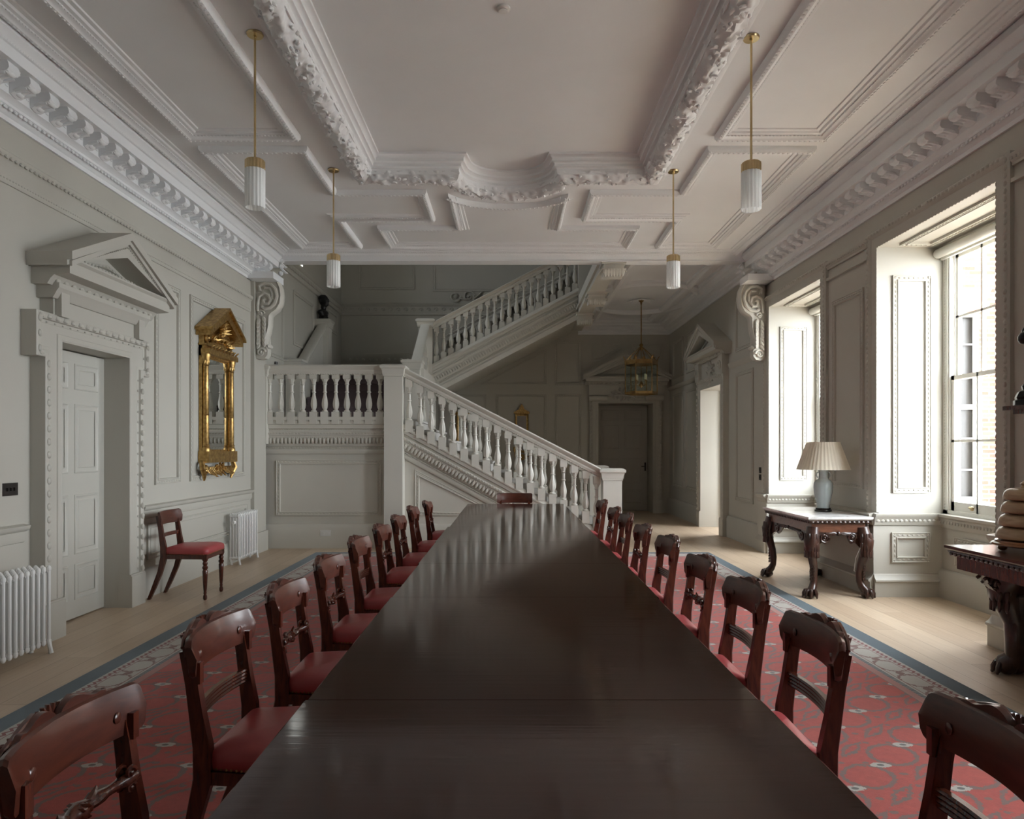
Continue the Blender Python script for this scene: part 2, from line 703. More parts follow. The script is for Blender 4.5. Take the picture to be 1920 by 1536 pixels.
# common profiles (u across, h out)
PANEL = [(0, 0), (0, .020), (.008, .022), (.014, .014), (.040, .014), (.046, .024), (.056, .022), (.060, 0)]
CEILB = [(0, 0), (0, .03), (.018, .055), (.045, .060), (.06, .045), (.075, .040), (.085, .028), (.11, .025), (.12, .012), (.15, .010), (.155, 0)]


def panel(g, T, a0, b0, a1, b1, bead=.052, prof=PANEL, br=.010):
    pts = rect(a0, b0, a1, b1)
    g.sweep(T, pts, prof, True, 1)
    if bead:
        g.blobs(T, pts, bead, .027, .014, (bead * .38, br, br), True, 1, 5, 3)


def polypanel(g, T, pts, bead=.052, prof=PANEL, br=.010, flip=1):
    g.sweep(T, pts, prof, True, flip)
    if bead:
        g.blobs(T, pts, bead, .027, .014, (bead * .38, br, br), True, flip, 5, 3)


def leaf(g, c, d, L, w, th, curl=.3, up=(0, 0, 1)):
    """a small curled leaf: centre c, direction d"""
    d = Vector(d).normalized()
    upv = Vector(up)
    s = d.cross(upv)
    if s.length < 1e-3:
        s = Vector((1, 0, 0))
    s.normalize()
    u = s.cross(d).normalized()
    c = Vector(c)
    pts, rs = [], []
    for i in range(5):
        f = i / 4
        pts.append(c + d * L * f + u * curl * L * f * f)
        rs.append(w * (sin(pi * (.15 + .8 * f))) + .001)
    P = len(pts)
    vs = []
    for i in range(P):
        for a in range(6):
            an = 2 * pi * a / 6
            vs.append(pts[i] + s * cos(an) * rs[i] + u * sin(an) * th)
    fs = [(i * 6 + j, i * 6 + (j + 1) % 6, (i + 1) * 6 + (j + 1) % 6, (i + 1) * 6 + j) for i in range(P - 1) for j in range(6)]
    fs += [tuple(range(6))[::-1], tuple((P - 1) * 6 + j for j in range(6))]
    g.add(vs, fs)
# ================================================================ THE ROOM
# floor
g = G(); g.box(-4.2, YF - .3, -.1, 7.5, YB + 1.3, 0)
build('floor', g, M_FLOOR, kind='structure')

# ---- ceiling: lower plane with the hole of the raised central field, upper plane, hall part
HX = 1.40
HY0, HY1 = -3.0, 7.06


def bow(yb, sgn, ax=.53, ay=.46, n=12):
    return [(CX + ax * cos(pi * i / n) * 1.0, yb + sgn * ay * sin(pi * i / n)) for i in range(n + 1)]


hole = [(CX - HX, HY0), (CX + HX, HY0), (CX + HX, HY1)] + bow(HY1, 1) + [(CX - HX, HY1)]
me_v = []
bm = bmesh.new()
outer = rect(XL - .2, YF - .2, XR + .2, 10.02)
ov = [bm.verts.new((x, y, ZC)) for x, y in outer]
hv = [bm.verts.new((x, y, ZC)) for x, y in hole]
ed = []
for L in (ov, hv):
    for i in range(len(L)):
        ed.append(bm.edges.new((L[i], L[(i + 1) % len(L)])))
bmesh.ops.triangle_fill(bm, use_beauty=True, edges=ed)
g = G()
bm.verts.index_update()
g.v = [tuple(v.co) for v in bm.verts]
g.f = [tuple(v.index for v in f.verts) for f in bm.faces]
bm.free()
g.box(CX - 1.6, HY0 - .2, ZU, CX + 1.6, HY1 + .7, ZU + .08)          # raised field
g.box(XL - .4, YF - .3, ZU + .2, XR + .4, 10.1, ZU + .3)            # slab above, keeps daylight out
g.box(1.42, 9.9, ZH, XR + .3, YB + .2, ZH + .1)                     # hall ceiling
g.box(XL, 9.94, 4.04, XR, 10.14, 4.32)                              # beam over the stair opening
build('ceiling', g, M_CEIL, kind='structure')

# frieze roll and stepped moulding round the raised field
g = G()
roll = []
rn = 14
dens = []
pth = hole
# densify path
dp = []
for i in range(len(pth)):
    A, B = Vector(pth[i]), Vector(pth[(i + 1) % len(pth)])
    c = max(1, int((B - A).length / .022))
    for q in range(c):
        dp.append(tuple(A.lerp(B, q / c)))
# roll built with carved relief: displaced grid
P = [Vector(p) for p in dp]
n = len(P)
vs = []
for i in range(n):
    d1 = (P[i] - P[i - 1]).normalized(); d2 = (P[(i + 1) % n] - P[i]).normalized()
    n1, n2 = Vector((-d1.y, d1.x)), Vector((-d2.y, d2.x))
    m = (n1 + n2) / max(.3, 1 + n1.dot(n2))
    for a in range(rn + 1):
        th = pi * a / rn
        rr = .088
        q0 = P[i] + m * (-.03 + cos(th) * -.088)
        w = Vector((q0.x * 17, q0.y * 17, th * 1.6))
        dd = noise.noise(w) * .030 + noise.noise(w * 2.3) * .018
        dd = dd if dd > -.004 else -.012
        rr += dd
        q = P[i] + m * (-.03 - cos(th) * rr)
        vs.append((q.x, q.y, ZC - sin(th) * rr * 1.05))
k = rn + 1
g.add(vs, [(i * k + a, ((i + 1) % n) * k + a, ((i + 1) % n) * k + a + 1, i * k + a + 1) for i in range(n) for a in range(rn)])
rf = random.Random(3)
for i in range(0, n, 3):           # leaves and florets on the roll
    if P[i].y < -1: continue
    d1 = (P[(i + 1) % n] - P[i]).normalized()
    nn = Vector((-d1.y, d1.x))
    for q in range(2):
        th = rf.uniform(.35, 2.7)
        q0 = P[i] + nn * (-.03 - cos(th) * .092)
        c = (q0.x, q0.y, ZC - sin(th) * .094)
        if rf.random() < .3:
            g.ball(c, .016, 6, 4)
        else:
            an = rf.uniform(0, 6.28)
            leaf(g, c, (d1.x * cos(an) + nn.x * sin(an), d1.y * cos(an) + nn.y * sin(an), rf.uniform(-.2, .2)), .042, .015, .009, .1, (0, 0, -1))
build('trim_1', g, M_CEIL, kind='structure', sharp=60, label='carved plaster flower roll framing the raised middle of the ceiling')
g = G()
step_p = [(.045, 0.0), (.045, .03), (.058, .035), (.058, -.02), (.070, -.03), (.085, -.035), (.085, -.06), (.10, -.075), (.115, -.078), (.115, -.10), (.135, -.125), (.15, -.13), (.15, -.155)]
g.sweep(TC(ZC), hole, step_p, True, 1)
g.sweep(TC(ZC), hole, [(-.13, 0), (-.13, .012), (-.155, .018), (-.175, .01), (-.18, 0)], True, 1)
build('trim_2', g, M_CEIL, kind='structure')

# panel mouldings on the ceiling
def cpoly(pts, name):
    g = G()
    pts = [(x + CX, y) for x, y in pts]
    ar = sum(pts[i][0] * pts[(i + 1) % len(pts)][1] - pts[(i + 1) % len(pts)][0] * pts[i][1] for i in range(len(pts)))
    fl = 1 if ar > 0 else -1
    g.sweep(TC(ZC), pts, CEILB, True, fl)
    g.blobs(TC(ZC), pts, .045, .030, .055, (.016, .014, .012), True, fl, 5, 3)
    g.blobs(TC(ZC), pts, .03, .082, .036, (.010, .007, .006), True, fl, 5, 3)
    build(name, g, M_CEIL, kind='structure')


nn_ = 3
Ex = .64
arc = [(-Ex * cos(pi * (.12 + .76 * i / 8)) / cos(pi * .12), 7.62 + .50 * (sin(pi * (.12 + .76 * i / 8)) - sin(pi * .12))) for i in range(9)]
for s in (-1, 1):
    for pts in ([(-2.78, -2.6), (-1.80, -2.6), (-1.80, 6.22), (-2.78, 6.22)],
                [(-2.78, 6.42), (-1.80, 6.42), (-1.80, 7.50), (-.86, 7.50), (-.86, 8.42), (-1.95, 8.42), (-1.95, 9.55), (-2.78, 9.55)]):
        cpoly([(x * (-s), y) for x, y in pts], 'trim_%d' % nn_)
        nn_ += 1
cpoly([(-1.60, 9.55), (-1.60, 8.70), (-.64, 8.70)] + arc[:] + [(.64, 8.70), (1.60, 8.70), (1.60, 9.55)], 'trim_%d' % nn_)
nn_ += 1
# border moulding all round
cpoly([(-3.14, -3.2), (3.17, -3.2), (3.17, 9.88), (-3.14, 9.88)], 'trim_%d' % nn_)
nn_ += 1
# fillet below beam
g = G()
g.run((XL, 9.94, 4.04), (XR, 9.94, 4.04), (0, -1, 0), (0, 0, 1), [(0, -.004), (.015, -.004), (.015, .010), (.0, .012)])
g.run((XL, 9.94, 4.05), (XR, 9.94, 4.05), (0, -1, 0), (0, 0, 1), [(0, 0), (.004, 0), (.06, .085), (.075, .10), (0, .10)])
build('trim_%d' % nn_, g, M_CEIL, kind='structure'); nn_ += 1

# ---- main cornices with leaf modillions on the two long walls
CORN = [(0, 3.70), (.02, 3.70), (.02, 3.735), (.045, 3.75), (.06, 3.775), (.075, 3.78), (.075, 3.80), (.095, 3.82), (.115, 3.83), (.115, 3.95),
        (.285, 3.95), (.285, 4.03), (.30, 4.035), (.31, 4.055), (.345, 4.085), (.35, 4.11), (.35, 4.125), (.33, 4.15), (0, 4.15)]


def cornice(name, xw, s, y0, y1):
    g = G()
    g.run((xw, y0, 0), (xw, y1, 0), (s, 0, 0), (0, 0, 1), CORN)
    y = y0 + .1
    T = TL(xw) if s > 0 else TR(xw)
    while y < y1 - .05:
        if y > 1.5:
            # modillion: scroll body with a hanging acanthus leaf
            prof = [(.10, 3.95), (.10, 3.845), (.125, 3.838), (.15, 3.85), (.175, 3.872), (.20, 3.885), (.225, 3.882), (.25, 3.888), (.262, 3.905), (.26, 3.925), (.25, 3.95)]
            w = .052
            vs = []
            for j in range(5):
                f = -1 + .5 * j
                bul = .012 * (1 - f * f)
                for a, z in prof:
                    vs.append((xw + s * a, y + f * w, z - bul * (z < 3.94)))
            kk = len(prof)
            g.add(vs, [(j * kk + a, (j + 1) * kk + a, (j + 1) * kk + a + 1, j * kk + a + 1) for j in range(4) for a in range(kk - 1)] + [tuple(range(kk)), tuple(4 * kk + a for a in range(kk))[::-1]])
            for dy in (-.036, 0, .036):
                leaf(g, (xw + s * .125, y + dy, 3.855), (s * .8, dy * 2, .25), .105, .019, .016, -.1, (0, 0, 1))
            g.ball((xw + s * .235, y, 3.895), (.026, .050, .030), 8, 6); g.ball((xw + s * .145, y, 3.865), (.030, .050, .032), 8, 6)
            g.ball((xw + s * .19, y + .105, 3.945), (.028, .028, .016), 8, 4)
            for q in range(5):
                g.ball((xw + s * (.19 + .027 * cos(q * 1.256)), y + .105 + .027 * sin(q * 1.256), 3.945), (.014, .014, .010), 5, 3)
        y += .21
    g.blobs(T, [(y0, 3.765), (y1, 3.765)], .05, 0, .066, (.019, .016, .012), False, 1, 5, 3)
    g.blobs(T, [(y0, 3.882), (y1, 3.882)], .07, 0, .118, (.022, .012, .006), False, 1, 5, 3)
    g.blobs(T, [(y0, 4.042), (y1, 4.042)], .025, 0, .30, (.009, .008, .007), False, 1, 4, 3)
    if y1 < 11:
        for q in range(3):
            leaf(g, (xw + s * (.31 + .012 * q), y1, 4.09 - .08 * q), (s * .4, .2, -.9), .075, .035, .018, .5)
            g.ball((xw + s * (.335 - .01 * q), y1 - .01, 4.05 - .09 * q), (.035, .03, .035), 7, 5)
    build(name, g, M_CEIL, kind='structure')


cornice('trim_%d' % nn_, XL, 1, YF, 9.96); nn_ += 1
cornice('trim_%d' % nn_, XR, -1, YF, 9.98); nn_ += 1
# end blocks above the scroll brackets
g = G()
g.box(XL, 9.5, 3.70, XL + .36, 9.93, 3.79); g.box(XR - .36, 9.62, 3.70, XR, 9.96, 3.79)
build('trim_%d' % nn_, g, M_CEIL, kind='structure'); nn_ += 1
# slimmer hall cornice, back wall and right wall
HCORN = [(0, 3.99), (.03, 3.99), (.04, 4.02), (.08, 4.04), (.09, 4.07), (.16, 4.10), (.18, 4.14), (.24, 4.16), (.26, 4.20), (.30, 4.21), (.31, 4.25), (0, 4.25)]
g = G()
g.run((XR, 9.99, 0), (XR, YB, 0), (-1, 0, 0), (0, 0, 1), HCORN)
g.run((1.5, YB, 0), (XR, YB, 0), (0, -1, 0), (0, 0, 1), HCORN)
HB = [(0, 0), (0, .05), (.03, .085), (.08, .08), (.11, .045), (.14, .04), (.14, 0)]
g.sweep(TC(ZH), rect(1.75, 10.6, 3.10, 15.55), HB, True, 1)
g.sweep(TC(ZH), [(2.45 + .92 * cos(2 * pi * i / 40), 13.3 + 1.25 * sin(2 * pi * i / 40)) for i in range(40)], [(0, 0), (0, .05), (.02, .085), (.07, .085), (.10, .05), (.13, .045), (.15, 0)], True, -1)
build('trim_%d' % nn_, g, M_CEIL, kind='structure'); nn_ += 1

# ---------------------------------------------------------------- left wall
D1A, D1B, D1H = 5.45, 6.41, 2.24
g = G()
g.box(XL - .25, YF, 0, XL, D1A, 4.4); g.box(XL - .25, D1B, 0, XL, 10.2, 4.4); g.box(XL - .25, D1A, D1H, XL, D1B, 4.4)
g.box(XL - .25, D1A, 0, XL - .18, D1B, D1H)
T = TL(XL)
FR = [(0, 3.27), (.012, 3.27), (.02, 3.29), (.02, 3.41), (.035, 3.43), (.05, 3.455), (.05, 3.475), (.03, 3.49), (0, 3.50)]
g.run((XL, YF, 0), (XL, 9.62, 0), (1, 0, 0), (0, 0, 1), FR)
g.blobs(T, [(0, 3.44), (9.6, 3.44)], .05, 0, .045, (.020, .016, .012), False, 1, 5, 3)
g.blobs(T, [(0, 3.30), (9.6, 3.30)], .03, 0, .02, (.010, .007, .006), False, 1, 4, 3)
# dado rail and skirting
DR = [(0, .75), (.012, .755), (.02, .78), (.02, .83), (.04, .84), (.05, .855), (.055, .875), (.0, .885)]
SK = [(0, 0), (.045, 0), (.045, .20), (.035, .215), (.03, .25), (.012, .27), (.0, .275)]
for y0, y1 in ((YF, 5.16), (6.78, 9.66)):
    g.run((XL, y0, 0), (XL, y1, 0), (1, 0, 0), (0, 0, 1), DR)
    g.run((XL, y0, 0), (XL, y1, 0), (1, 0, 0), (0, 0, 1), SK)
panel(g, T, 7.05, 1.07, 7.58, 3.12)
panel(g, T, 7.82, 1.07, 9.42, 3.12)
panel(g, T, -1.5, 1.07, 4.0, 3.12)
panel(g, T, 6.9, .35, 9.5, .70, 0)
# end pilaster
g.tbox(T, 9.66, 0, 0, 10.12, 3.72, .05)
g.tbox(T, 9.64, 0, 0, 10.14, .28, .075)
g.box(XL - .25, 10.12, 0, XL - .02, 10.3, 4.4)
build('wall_left', g, M_WALL, kind='structure')


def architrave(g, T, a0, a1, zt, w=.22, th=.09, ear=(.10, .33), neck=None):
    """eared door surround: flat face + carved outer edge; a = along wall"""
    o0, o1, zt2 = a0 - w, a1 + w, zt + .19
    out = [(o0, 0), (o0, zt2 - ear[1]), (o0 - ear[0], zt2 - ear[1]), (o0 - ear[0], zt2), (o1 + ear[0], zt2), (o1 + ear[0], zt2 - ear[1]), (o1, zt2 - ear[1]), (o1, 0)]
    inn = [(a1, 0), (a1, zt), (a0, zt), (a0, 0)]
    # face split in three convex-ish parts
    g.tbox(T, o0, 0, 0, a0, zt, th); g.tbox(T, a1, 0, 0, o1, zt, th)
    g.tbox(T, o0, zt, 0, o1, zt2, th)
    g.tbox(T, o0 - ear[0], zt2 - ear[1], 0, o0, zt2, th); g.tbox(T, o1, zt2 - ear[1], 0, o1 + ear[0], zt2, th)
    T2 = lambda a, b, h: T(a, b, h + th)
    edge = [(0, 0), (0, .022), (.01, .03), (.03, .032), (.05, .022), (.055, .006), (.075, .004), (.08, 0)]
    path = [(o0, .28), (o0, zt2 - ear[1]), (o0 - ear[0], zt2 - ear[1]), (o0 - ear[0], zt2), (o1 + ear[0], zt2), (o1 + ear[0], zt2 - ear[1]), (o1, zt2 - ear[1]), (o1, .28)]
    g.sweep(T2, path, edge, False, -1)
    g.blobs(T2, path, .095, .030, .028, (.030, .022, .018), False, -1, 7, 5)
    g.blobs(T2, path, .095, .070, .008, (.012, .008, .008), False, -1, 4, 3)
    inner = [(a0, 0), (a0, zt), (a1, zt), (a1, 0)]
    g.sweep(T2, inner, [(0, 0), (0, .010), (.012, .016), (.022, .010), (.05, .008), (.055, 0)], False, 1)
    for q0, q1 in ((o0 - .01, a0 + .005), (a1 - .005, o1 + .01)):
        g.tbox(T, q0, 0, 0, q1, .28, th + .035)
        g.tbox(T, q0, .28, 0, q1, .295, th + .028)


def pediment(g, T, a0, a1, z0, z1, zap, dep, deep=.16):
    """bed mould z0..z1, raking cornice to the apex, sunk tympanum"""
    w = a1 - a0
    am = (a0 + a1) / 2
    hh = (z1 - z0)
    # horizontal corona with bed moulding below; profile in (out, z)
    pts = [(0, z0), (dep * .35, z0), (dep * .42, z0 + hh * .18), (dep * .50, z0 + hh * .30), (dep * .84, z0 + hh * .34), (dep * .84, z0 + hh * .72), (dep * .90, z0 + hh * .80), (dep * .90, z0 + hh * .86), (0, z0 + hh * .9)]
    ins = dep * .0
    A = [Vector(T(a0 + .06, 0, 0)), Vector(T(a1 - .06, 0, 0))]
    ph = [Vector(T(a0, 0, h)) for h in (0, 1)]
    V = ph[1] - ph[0]
    g.run(A[0], A[1], V, (0, 0, 1), pts)
    # raking members
    rk = .20
    for s in (0, 1):
        e = a0 if s == 0 else a1
        lo, hi = (e, z1), (am, zap)
        e2 = e + (am - e) * .006
        poly = [(e2, z1 - .003), (am, zap - .004), (am, zap - rk * 1.05), (e + (am - e) * .22, z1 - .02), (e2, z1 - .10)]
        g.prism(T, poly, 0, dep * .88)
        poly2 = [(e, z1), (am, zap), (am, zap - .065), (e, z1 - .062)]
        g.prism(T, poly2, 0, dep)
        poly3 = [(e + (am - e) * .04, z1 - .06), (am, zap - .065), (am, zap - .10), (e + (am - e) * .04, z1 - .10)]
        g.prism(T, poly3, 0, dep * .94)
    # end returns
    # tympanum back plane and inner carved moulding
    g.prism(T, [(a0 + .1, z0 + hh * .8), (a1 - .1, z0 + hh * .8), (am, zap - .05)], 0, dep * .30)
    f = .30
    tri = [(a0 + w * .23, z1 + .03), (a1 - w * .23, z1 + .03), (am, zap - rk * 1.35)]
    T2 = lambda a, b, h: T(a, b, h + dep * .30)
    g.sweep(T2, tri, [(0, 0), (0, .03), (.015, .035), (.03, .03), (.035, 0)], True, 1)
    g.blobs(T2, tri, .05, .016, .034, (.018, .012, .010), True, 1, 5, 3)
    # leaf bed moulding
    g.blobs(T, [(a0 + .10, z0 + hh * .14), (a1 - .10, z0 + hh * .14)], .095, 0, dep * .42, (.030, .024, .020), False, 1, 7, 5)
    e1 = [(a0 + .03, z1 - .085), (am, zap - .125), (a1 - .03, z1 - .085)]
    g.blobs(T, e1, .03, 0, dep * .90, (.010, .008, .008), False, 1, 4, 3)


def door_leaf(g, T, a0, a1, zt, rows, h0=0):
    g.tbox(T, a0, .012, h0 - .045, a1, zt, h0)
    T2 = lambda a, b, h: T(a, b, h + h0)
    w = a1 - a0
    for c0, c1 in ((a0 + w * .10, a0 + w * .455), (a0 + w * .545, a0 + w * .90)):
        for b0, b1 in rows:
            g.sweep(T2, rect(c0, b0, c1, b1), [(0, 0), (.002, .006), (.010, .009), (.018, .004), (.026, .001), (.045, .001), (.050, .006), (.055, .006)], True, 1)


g = G()
architrave(g, T, D1A, D1B, D1H)
# frieze and consoles under the pediment
g.tbox(T, 5.34, 2.42, 0, 6.60, 2.66, .10)
g.tbox(T, 5.36, 2.42, 0, 5.46, 2.66, .15); g.tbox(T, 6.48, 2.42, 0, 6.58, 2.66, .15)
g.run((XL, 5.30, 0), (XL, 6.64, 0), (1, 0, 0), (0, 0, 1), [(0, 2.55), (.12, 2.55), (.135, 2.57), (.15, 2.60), (.17, 2.625), (.17, 2.66), (0, 2.66)])
pediment(g, T, 5.18, 6.83, 2.64, 2.86, 3.24, .34)
build('trim_%d' % nn_, g, M_WALL, kind='structure', label='eared doorcase and pediment of the left wall door'); nn_ += 1
g = G()
T1 = TL(XL - .13)
door_leaf(g, T1, D1A, D1B, D1H - .01, [(.16, .46), (.54, 1.04), (1.22, 1.80), (1.92, 2.14)], 0)
build('door_1', g, M_DOOR, kind='structure', label='panelled off-white door in the left wall')
g = G()
g.box(XL - .18, D1A - .0, 0, XL, D1A + .001, D1H)
# ---------------------------------------------------------------- right wall with window niches
XG = 4.18        # glass plane
g = G()
DR0, DR1, DRH = 11.85, 13.10, 2.50
ys = [YF]
for a, b in sorted(WINS):
    ys += [a, b]
ys += [DR0, DR1, YB + .2]
for i in range(0, len(ys), 2):
    th = .70 if i < len(ys) - 3 else .38
    g.box(XR, ys[i], 0, XR + th, ys[i + 1], 4.4)
for a, b in WINS:
    g.box(XR, a, 3.37, XR + .70, b, 4.4)
    g.box(XG - .02, a, 0, XG + .10, b, .80)
g.box(XR, DR0, DRH, XR + .38, DR1, 4.4)
T = TR(XR)
for a, b in WINS:
    # architrave of the opening, carved edge
    path = [(a - .13, .81), (a - .13, 3.50), (b + .13, 3.50), (b + .13, .81)]
    if b > 9: path = [(a - .13, .81), (a - .13, 3.50), (b + .13, 3.50), (b + .13, .81)]
    g.tbox(T, a - .13, .8, 0, a, 3.37, .022); g.tbox(T, b, .8, 0, b + .13, 3.37, .022); g.tbox(T, a - .13, 3.37, 0, b + .13, 3.50, .022)
    g.sweep(T, path, [(-.03, 0), (-.03, .03), (-.01, .045), (.012, .045), (.03, .03), (.035, .022)], False, -1)
    if b > 0:
        g.blobs(T, path, .055, 0, .046, (.022, .018, .012), False, -1, 6, 4)
        # thin bead on inner arris
        g.blobs(T, [(a, .82), (a, 3.37), (b, 3.37), (b, .82)], .045, .0, .022, (.018, .007, .006), False, 1, 4, 3)
    # reveal panels on both cheeks and soffit
    for yy, TT in ((b, TB(b)), (a, TF(a))):
        panel(g, TT, XR + .13, 1.0, XG - .13, 3.10, .045, PANEL, .010)
        panel(g, TT, XR + .12, .33, XG - .14, .62, .045)
        # carved sill band and skirting of the cheek
        s = -1 if yy == b else 1
        g.run((XR - .05, yy, 0), (XG, yy, 0), (0, s, 0), (0, 0, 1), [(0, .69), (.012, .69), (.02, .71), (.03, .76), (.045, .775), (.05, .80), (0, .805)])
        g.blobs(TT, [(XR - .04, .735), (XG, .735)], .045, 0, .026, (.018, .015, .008), False, 1, 5, 3)
        g.run((XR - .05, yy, 0), (XG, yy, 0), (0, s, 0), (0, 0, 1), [(0, 0), (.03, 0), (.03, .14), (.045, .15), (.045, .165), (.02, .19), (.012, .215), (0, .22)])
    g.run((XG - .02, a, 0), (XG - .02, b, 0), (-1, 0, 0), (0, 0, 1), [(0, .67), (.012, .67), (.02, .70), (.03, .755), (.06, .775), (.065, .80), (0, .805)])
    g.blobs(TR(XG - .02), [(a, .725), (b, .725)], .045, 0, .030, (.018, .018, .008), False, 1, 5, 3)
    g.run((XG - .02, a, 0), (XG - .02, b, 0), (-1, 0, 0), (0, 0, 1), SK)
    panel(g, TR(XG - .02), a + .22, .33, b - .22, .60, .045)
    g.sweep(TC(3.37), rect(XR + .13, a + .13, XG - .18, b - .13), PANEL, True, 1)
    g.blobs(TC(3.37), rect(XR + .13, a + .13, XG - .18, b - .13), .045, .02, .02, (.016, .01, .01), True, 1, 5, 3)
# piers: pedestal, dado, panels
piers = [(3.10, 5.20), (6.90, 8.15), (9.78, 10.12), (-3.5, 1.45)]
PED = [(0, 0), (.085, 0), (.085, .14), (.10, .15), (.10, .165), (.07, .19), (.055, .215), (.05, .22), (.05, .69), (.06, .70), (.07, .75), (.09, .775), (.095, .80), (0, .815)]
for a, b in piers:
    g.run((XR, a, 0), (XR, b, 0), (-1, 0, 0), (0, 0, 1), PED)
    g.blobs(T, [(a, .735), (b, .735)], .045, 0, .066, (.018, .015, .008), False, 1, 5, 3)
    if b - a > 1:
        panel(g, T, a + .28, 1.02, b - .28, 3.05)
        g.tbox(T, a + .165, 3.30, 0, b - .165, 3.33, .03)
        g.run((XR, a + .165, 0), (XR, b - .165, 0), (-1, 0, 0), (0, 0, 1), [(0, 3.42), (.02, 3.42), (.02, 3.44), (.04, 3.46), (.045, 3.50), (0, 3.51)])
        g.blobs(T, [(a + .17, 3.465), (b - .17, 3.465)], .04, 0, .040, (.016, .014, .01), False, 1, 5, 3)
# wall between the last window and the hall door, hall side panels
SK2 = [(0, 0), (.05, 0), (.05, .30), (.04, .32), (.03, .345), (0, .35)]
g.run((XR, 10.12, 0), (XR, DR0 - .24, 0), (-1, 0, 0), (0, 0, 1), SK2)
g.run((XR, DR1 + .24, 0), (XR, YB, 0), (-1, 0, 0), (0, 0, 1), SK2)
panel(g, T, 10.45, .62, 11.25, 2.62)
panel(g, T, 10.45, 2.95, 11.25, 3.75)
panel(g, T, 13.55, .62, 14.45, 2.62); panel(g, T, 14.7, .62, 15.6, 2.62)
panel(g, T, 13.75, 2.95, 14.45, 3.75); panel(g, T, 14.7, 2.95, 15.6, 3.75)
g.run((XR, DR1 + .3, 0), (XR, YB, 0), (-1, 0, 0), (0, 0, 1), [(0, 2.72), (.03, 2.74), (.05, 2.80), (0, 2.82)])
g.run((XR, 10.2, 0), (XR, DR0 - .3, 0), (-1, 0, 0), (0, 0, 1), [(0, 2.72), (.03, 2.74), (.05, 2.80), (0, 2.82)])
g.tbox(T, 9.93, 0, 0, 10.2, 3.72, .04)
build('wall_right', g, M_WALL, kind='structure')
g = G()
architrave(g, T, DR0, DR1, DRH, .20, .07, (0.001, .4))
g.tbox(T, DR0 - .2, DRH + .19, 0, DR1 + .2, 3.0, .06)
pediment(g, T, DR0 - .38, DR1 + .38, 2.98, 3.16, 3.62, .30)
for a_ in (DR0 - .1, DR1 + .1):
    g.tbox(T, a_ - .12, 2.66, .06, a_ + .12, 3.0, .12)
    g.spiral(T, a_, 2.80, .09, 1.2, .02, .13)
for q in range(26):
    an = q * 2.4
    leaf(g, T((DR0 + DR1) / 2 + .010 * q * cos(an), 2.76 + .007 * q * sin(an), .07), (-.1, cos(an), sin(an)), .07, .026, .02, .1, (-1, 0, 0))
build('trim_%d' % nn_, g, M_WALL, kind='structure', label='pedimented surround of the open doorway in the right wall'); nn_ += 1

# side room seen through the open doorway
g = G()
g.box(XR + .38, 10.8, 3.0, 5.4, 14.3, 3.1)
g.box(XR + .3, 10.7, 0, 5.4, 10.8, 3.0); g.box(XR + .3, 14.2, 0, 5.4, 14.3, 3.0)
g.box(5.3, 10.8, 0, 5.4, 11.6, 3.0); g.box(5.3, 13.6, 0, 5.4, 14.3, 3.0); g.box(5.3, 11.6, 0, 5.4, 13.6, .6); g.box(5.3, 11.6, 2.8, 5.4, 13.6, 3.0)
build('wall_side_room', g, M_WALL, kind='structure')
g = G()
g.box(XR + .325, DR1 - .055, .012, XR + 1.35, DR1 - .010, DRH - .01)
build('door_3', g, M_MAHO, kind='structure', label='dark mahogany door standing open in the right doorway')

# ---------------------------------------------------------------- back wall (hall and stairwell share it), stairwell shell
DB0, DB1, DBH = 1.95, 3.16, 2.45
g = G()
g.box(-4.1, YB, 0, DB0, YB + .3, 7.6); g.box(DB1, YB, 0, XR + .3, YB + .3, 7.6); g.box(DB0, YB, DBH, DB1, YB + .3, 7.6)
g.box(DB0 - .1, YB + .55, 0, DB1 + .1, YB + .65, DBH + .2)
g.box(DB0 - .1, YB + .28, 0, DB0, YB + .65, DBH + .2); g.box(DB1, YB + .28, 0, DB1 + .1, YB + .65, DBH + .2)
g.box(DB0 - .1, YB + .28, DBH, DB1 + .1, YB + .65, DBH + .2)
T = TB(YB)
g.run((-3.8, YB, 0), (DB0 - .3, YB, 0), (0, -1, 0), (0, 0, 1), SK2)
# hall panels under the upper flight
panel(g, T, .98, .65, 1.58, 2.66); panel(g, T, .98, 2.86, 1.58, 3.86)
panel(g, T, -.34, .65, .80, 2.66)
panel(g, T, -1.6, .65, -.54, 2.66); panel(g, T, -2.8, .65, -1.8, 2.66)
polypanel(g, T, [(-.70, 2.88), (.80, 2.88), (.80, 3.70)])
polypanel(g, T, [(1.80, 3.80), (1.80, 3.42), (2.00, 3.42), (2.44, 3.66), (2.44, 3.80)])
polypanel(g, T, [(3.40, 3.80), (3.40, 3.42), (3.20, 3.42), (2.72, 3.66), (2.72, 3.80)], flip=-1)
# stairwell: dado with dentils, wave frieze, framed panels with scrolls
g.run((-3.8, YB, 0), (-.8, YB, 0), (0, -1, 0), (0, 0, 1), [(0, 3.36), (.02, 3.38), (.03, 3.46), (.06, 3.50), (.07, 3.56), (0, 3.58)])
g.blobs(T, [(-3.8, 3.42), (-.8, 3.42)], .14, 0, .04, (.04, .04, .03), False, 1, 5, 3)
g.run((-3.8, YB, 0), (1.3, YB, 0), (0, -1, 0), (0, 0, 1), [(0, 4.42), (.03, 4.43), (.03, 4.46), (.015, 4.47), (.015, 4.62), (.04, 4.64), (.05, 4.68), (0, 4.70)])
for i in range(30):
    g.spiral(T, -3.7 + i * .17, 4.545, .055, 1.1, .011, .02, pi, -1, 4)
g.sweep(T, rect(-3.40, 5.00, -2.15, 6.5), PANEL, True, 1)
g.sweep(T, rect(-1.75, 4.96, 1.2, 6.5), PANEL, True, 1)
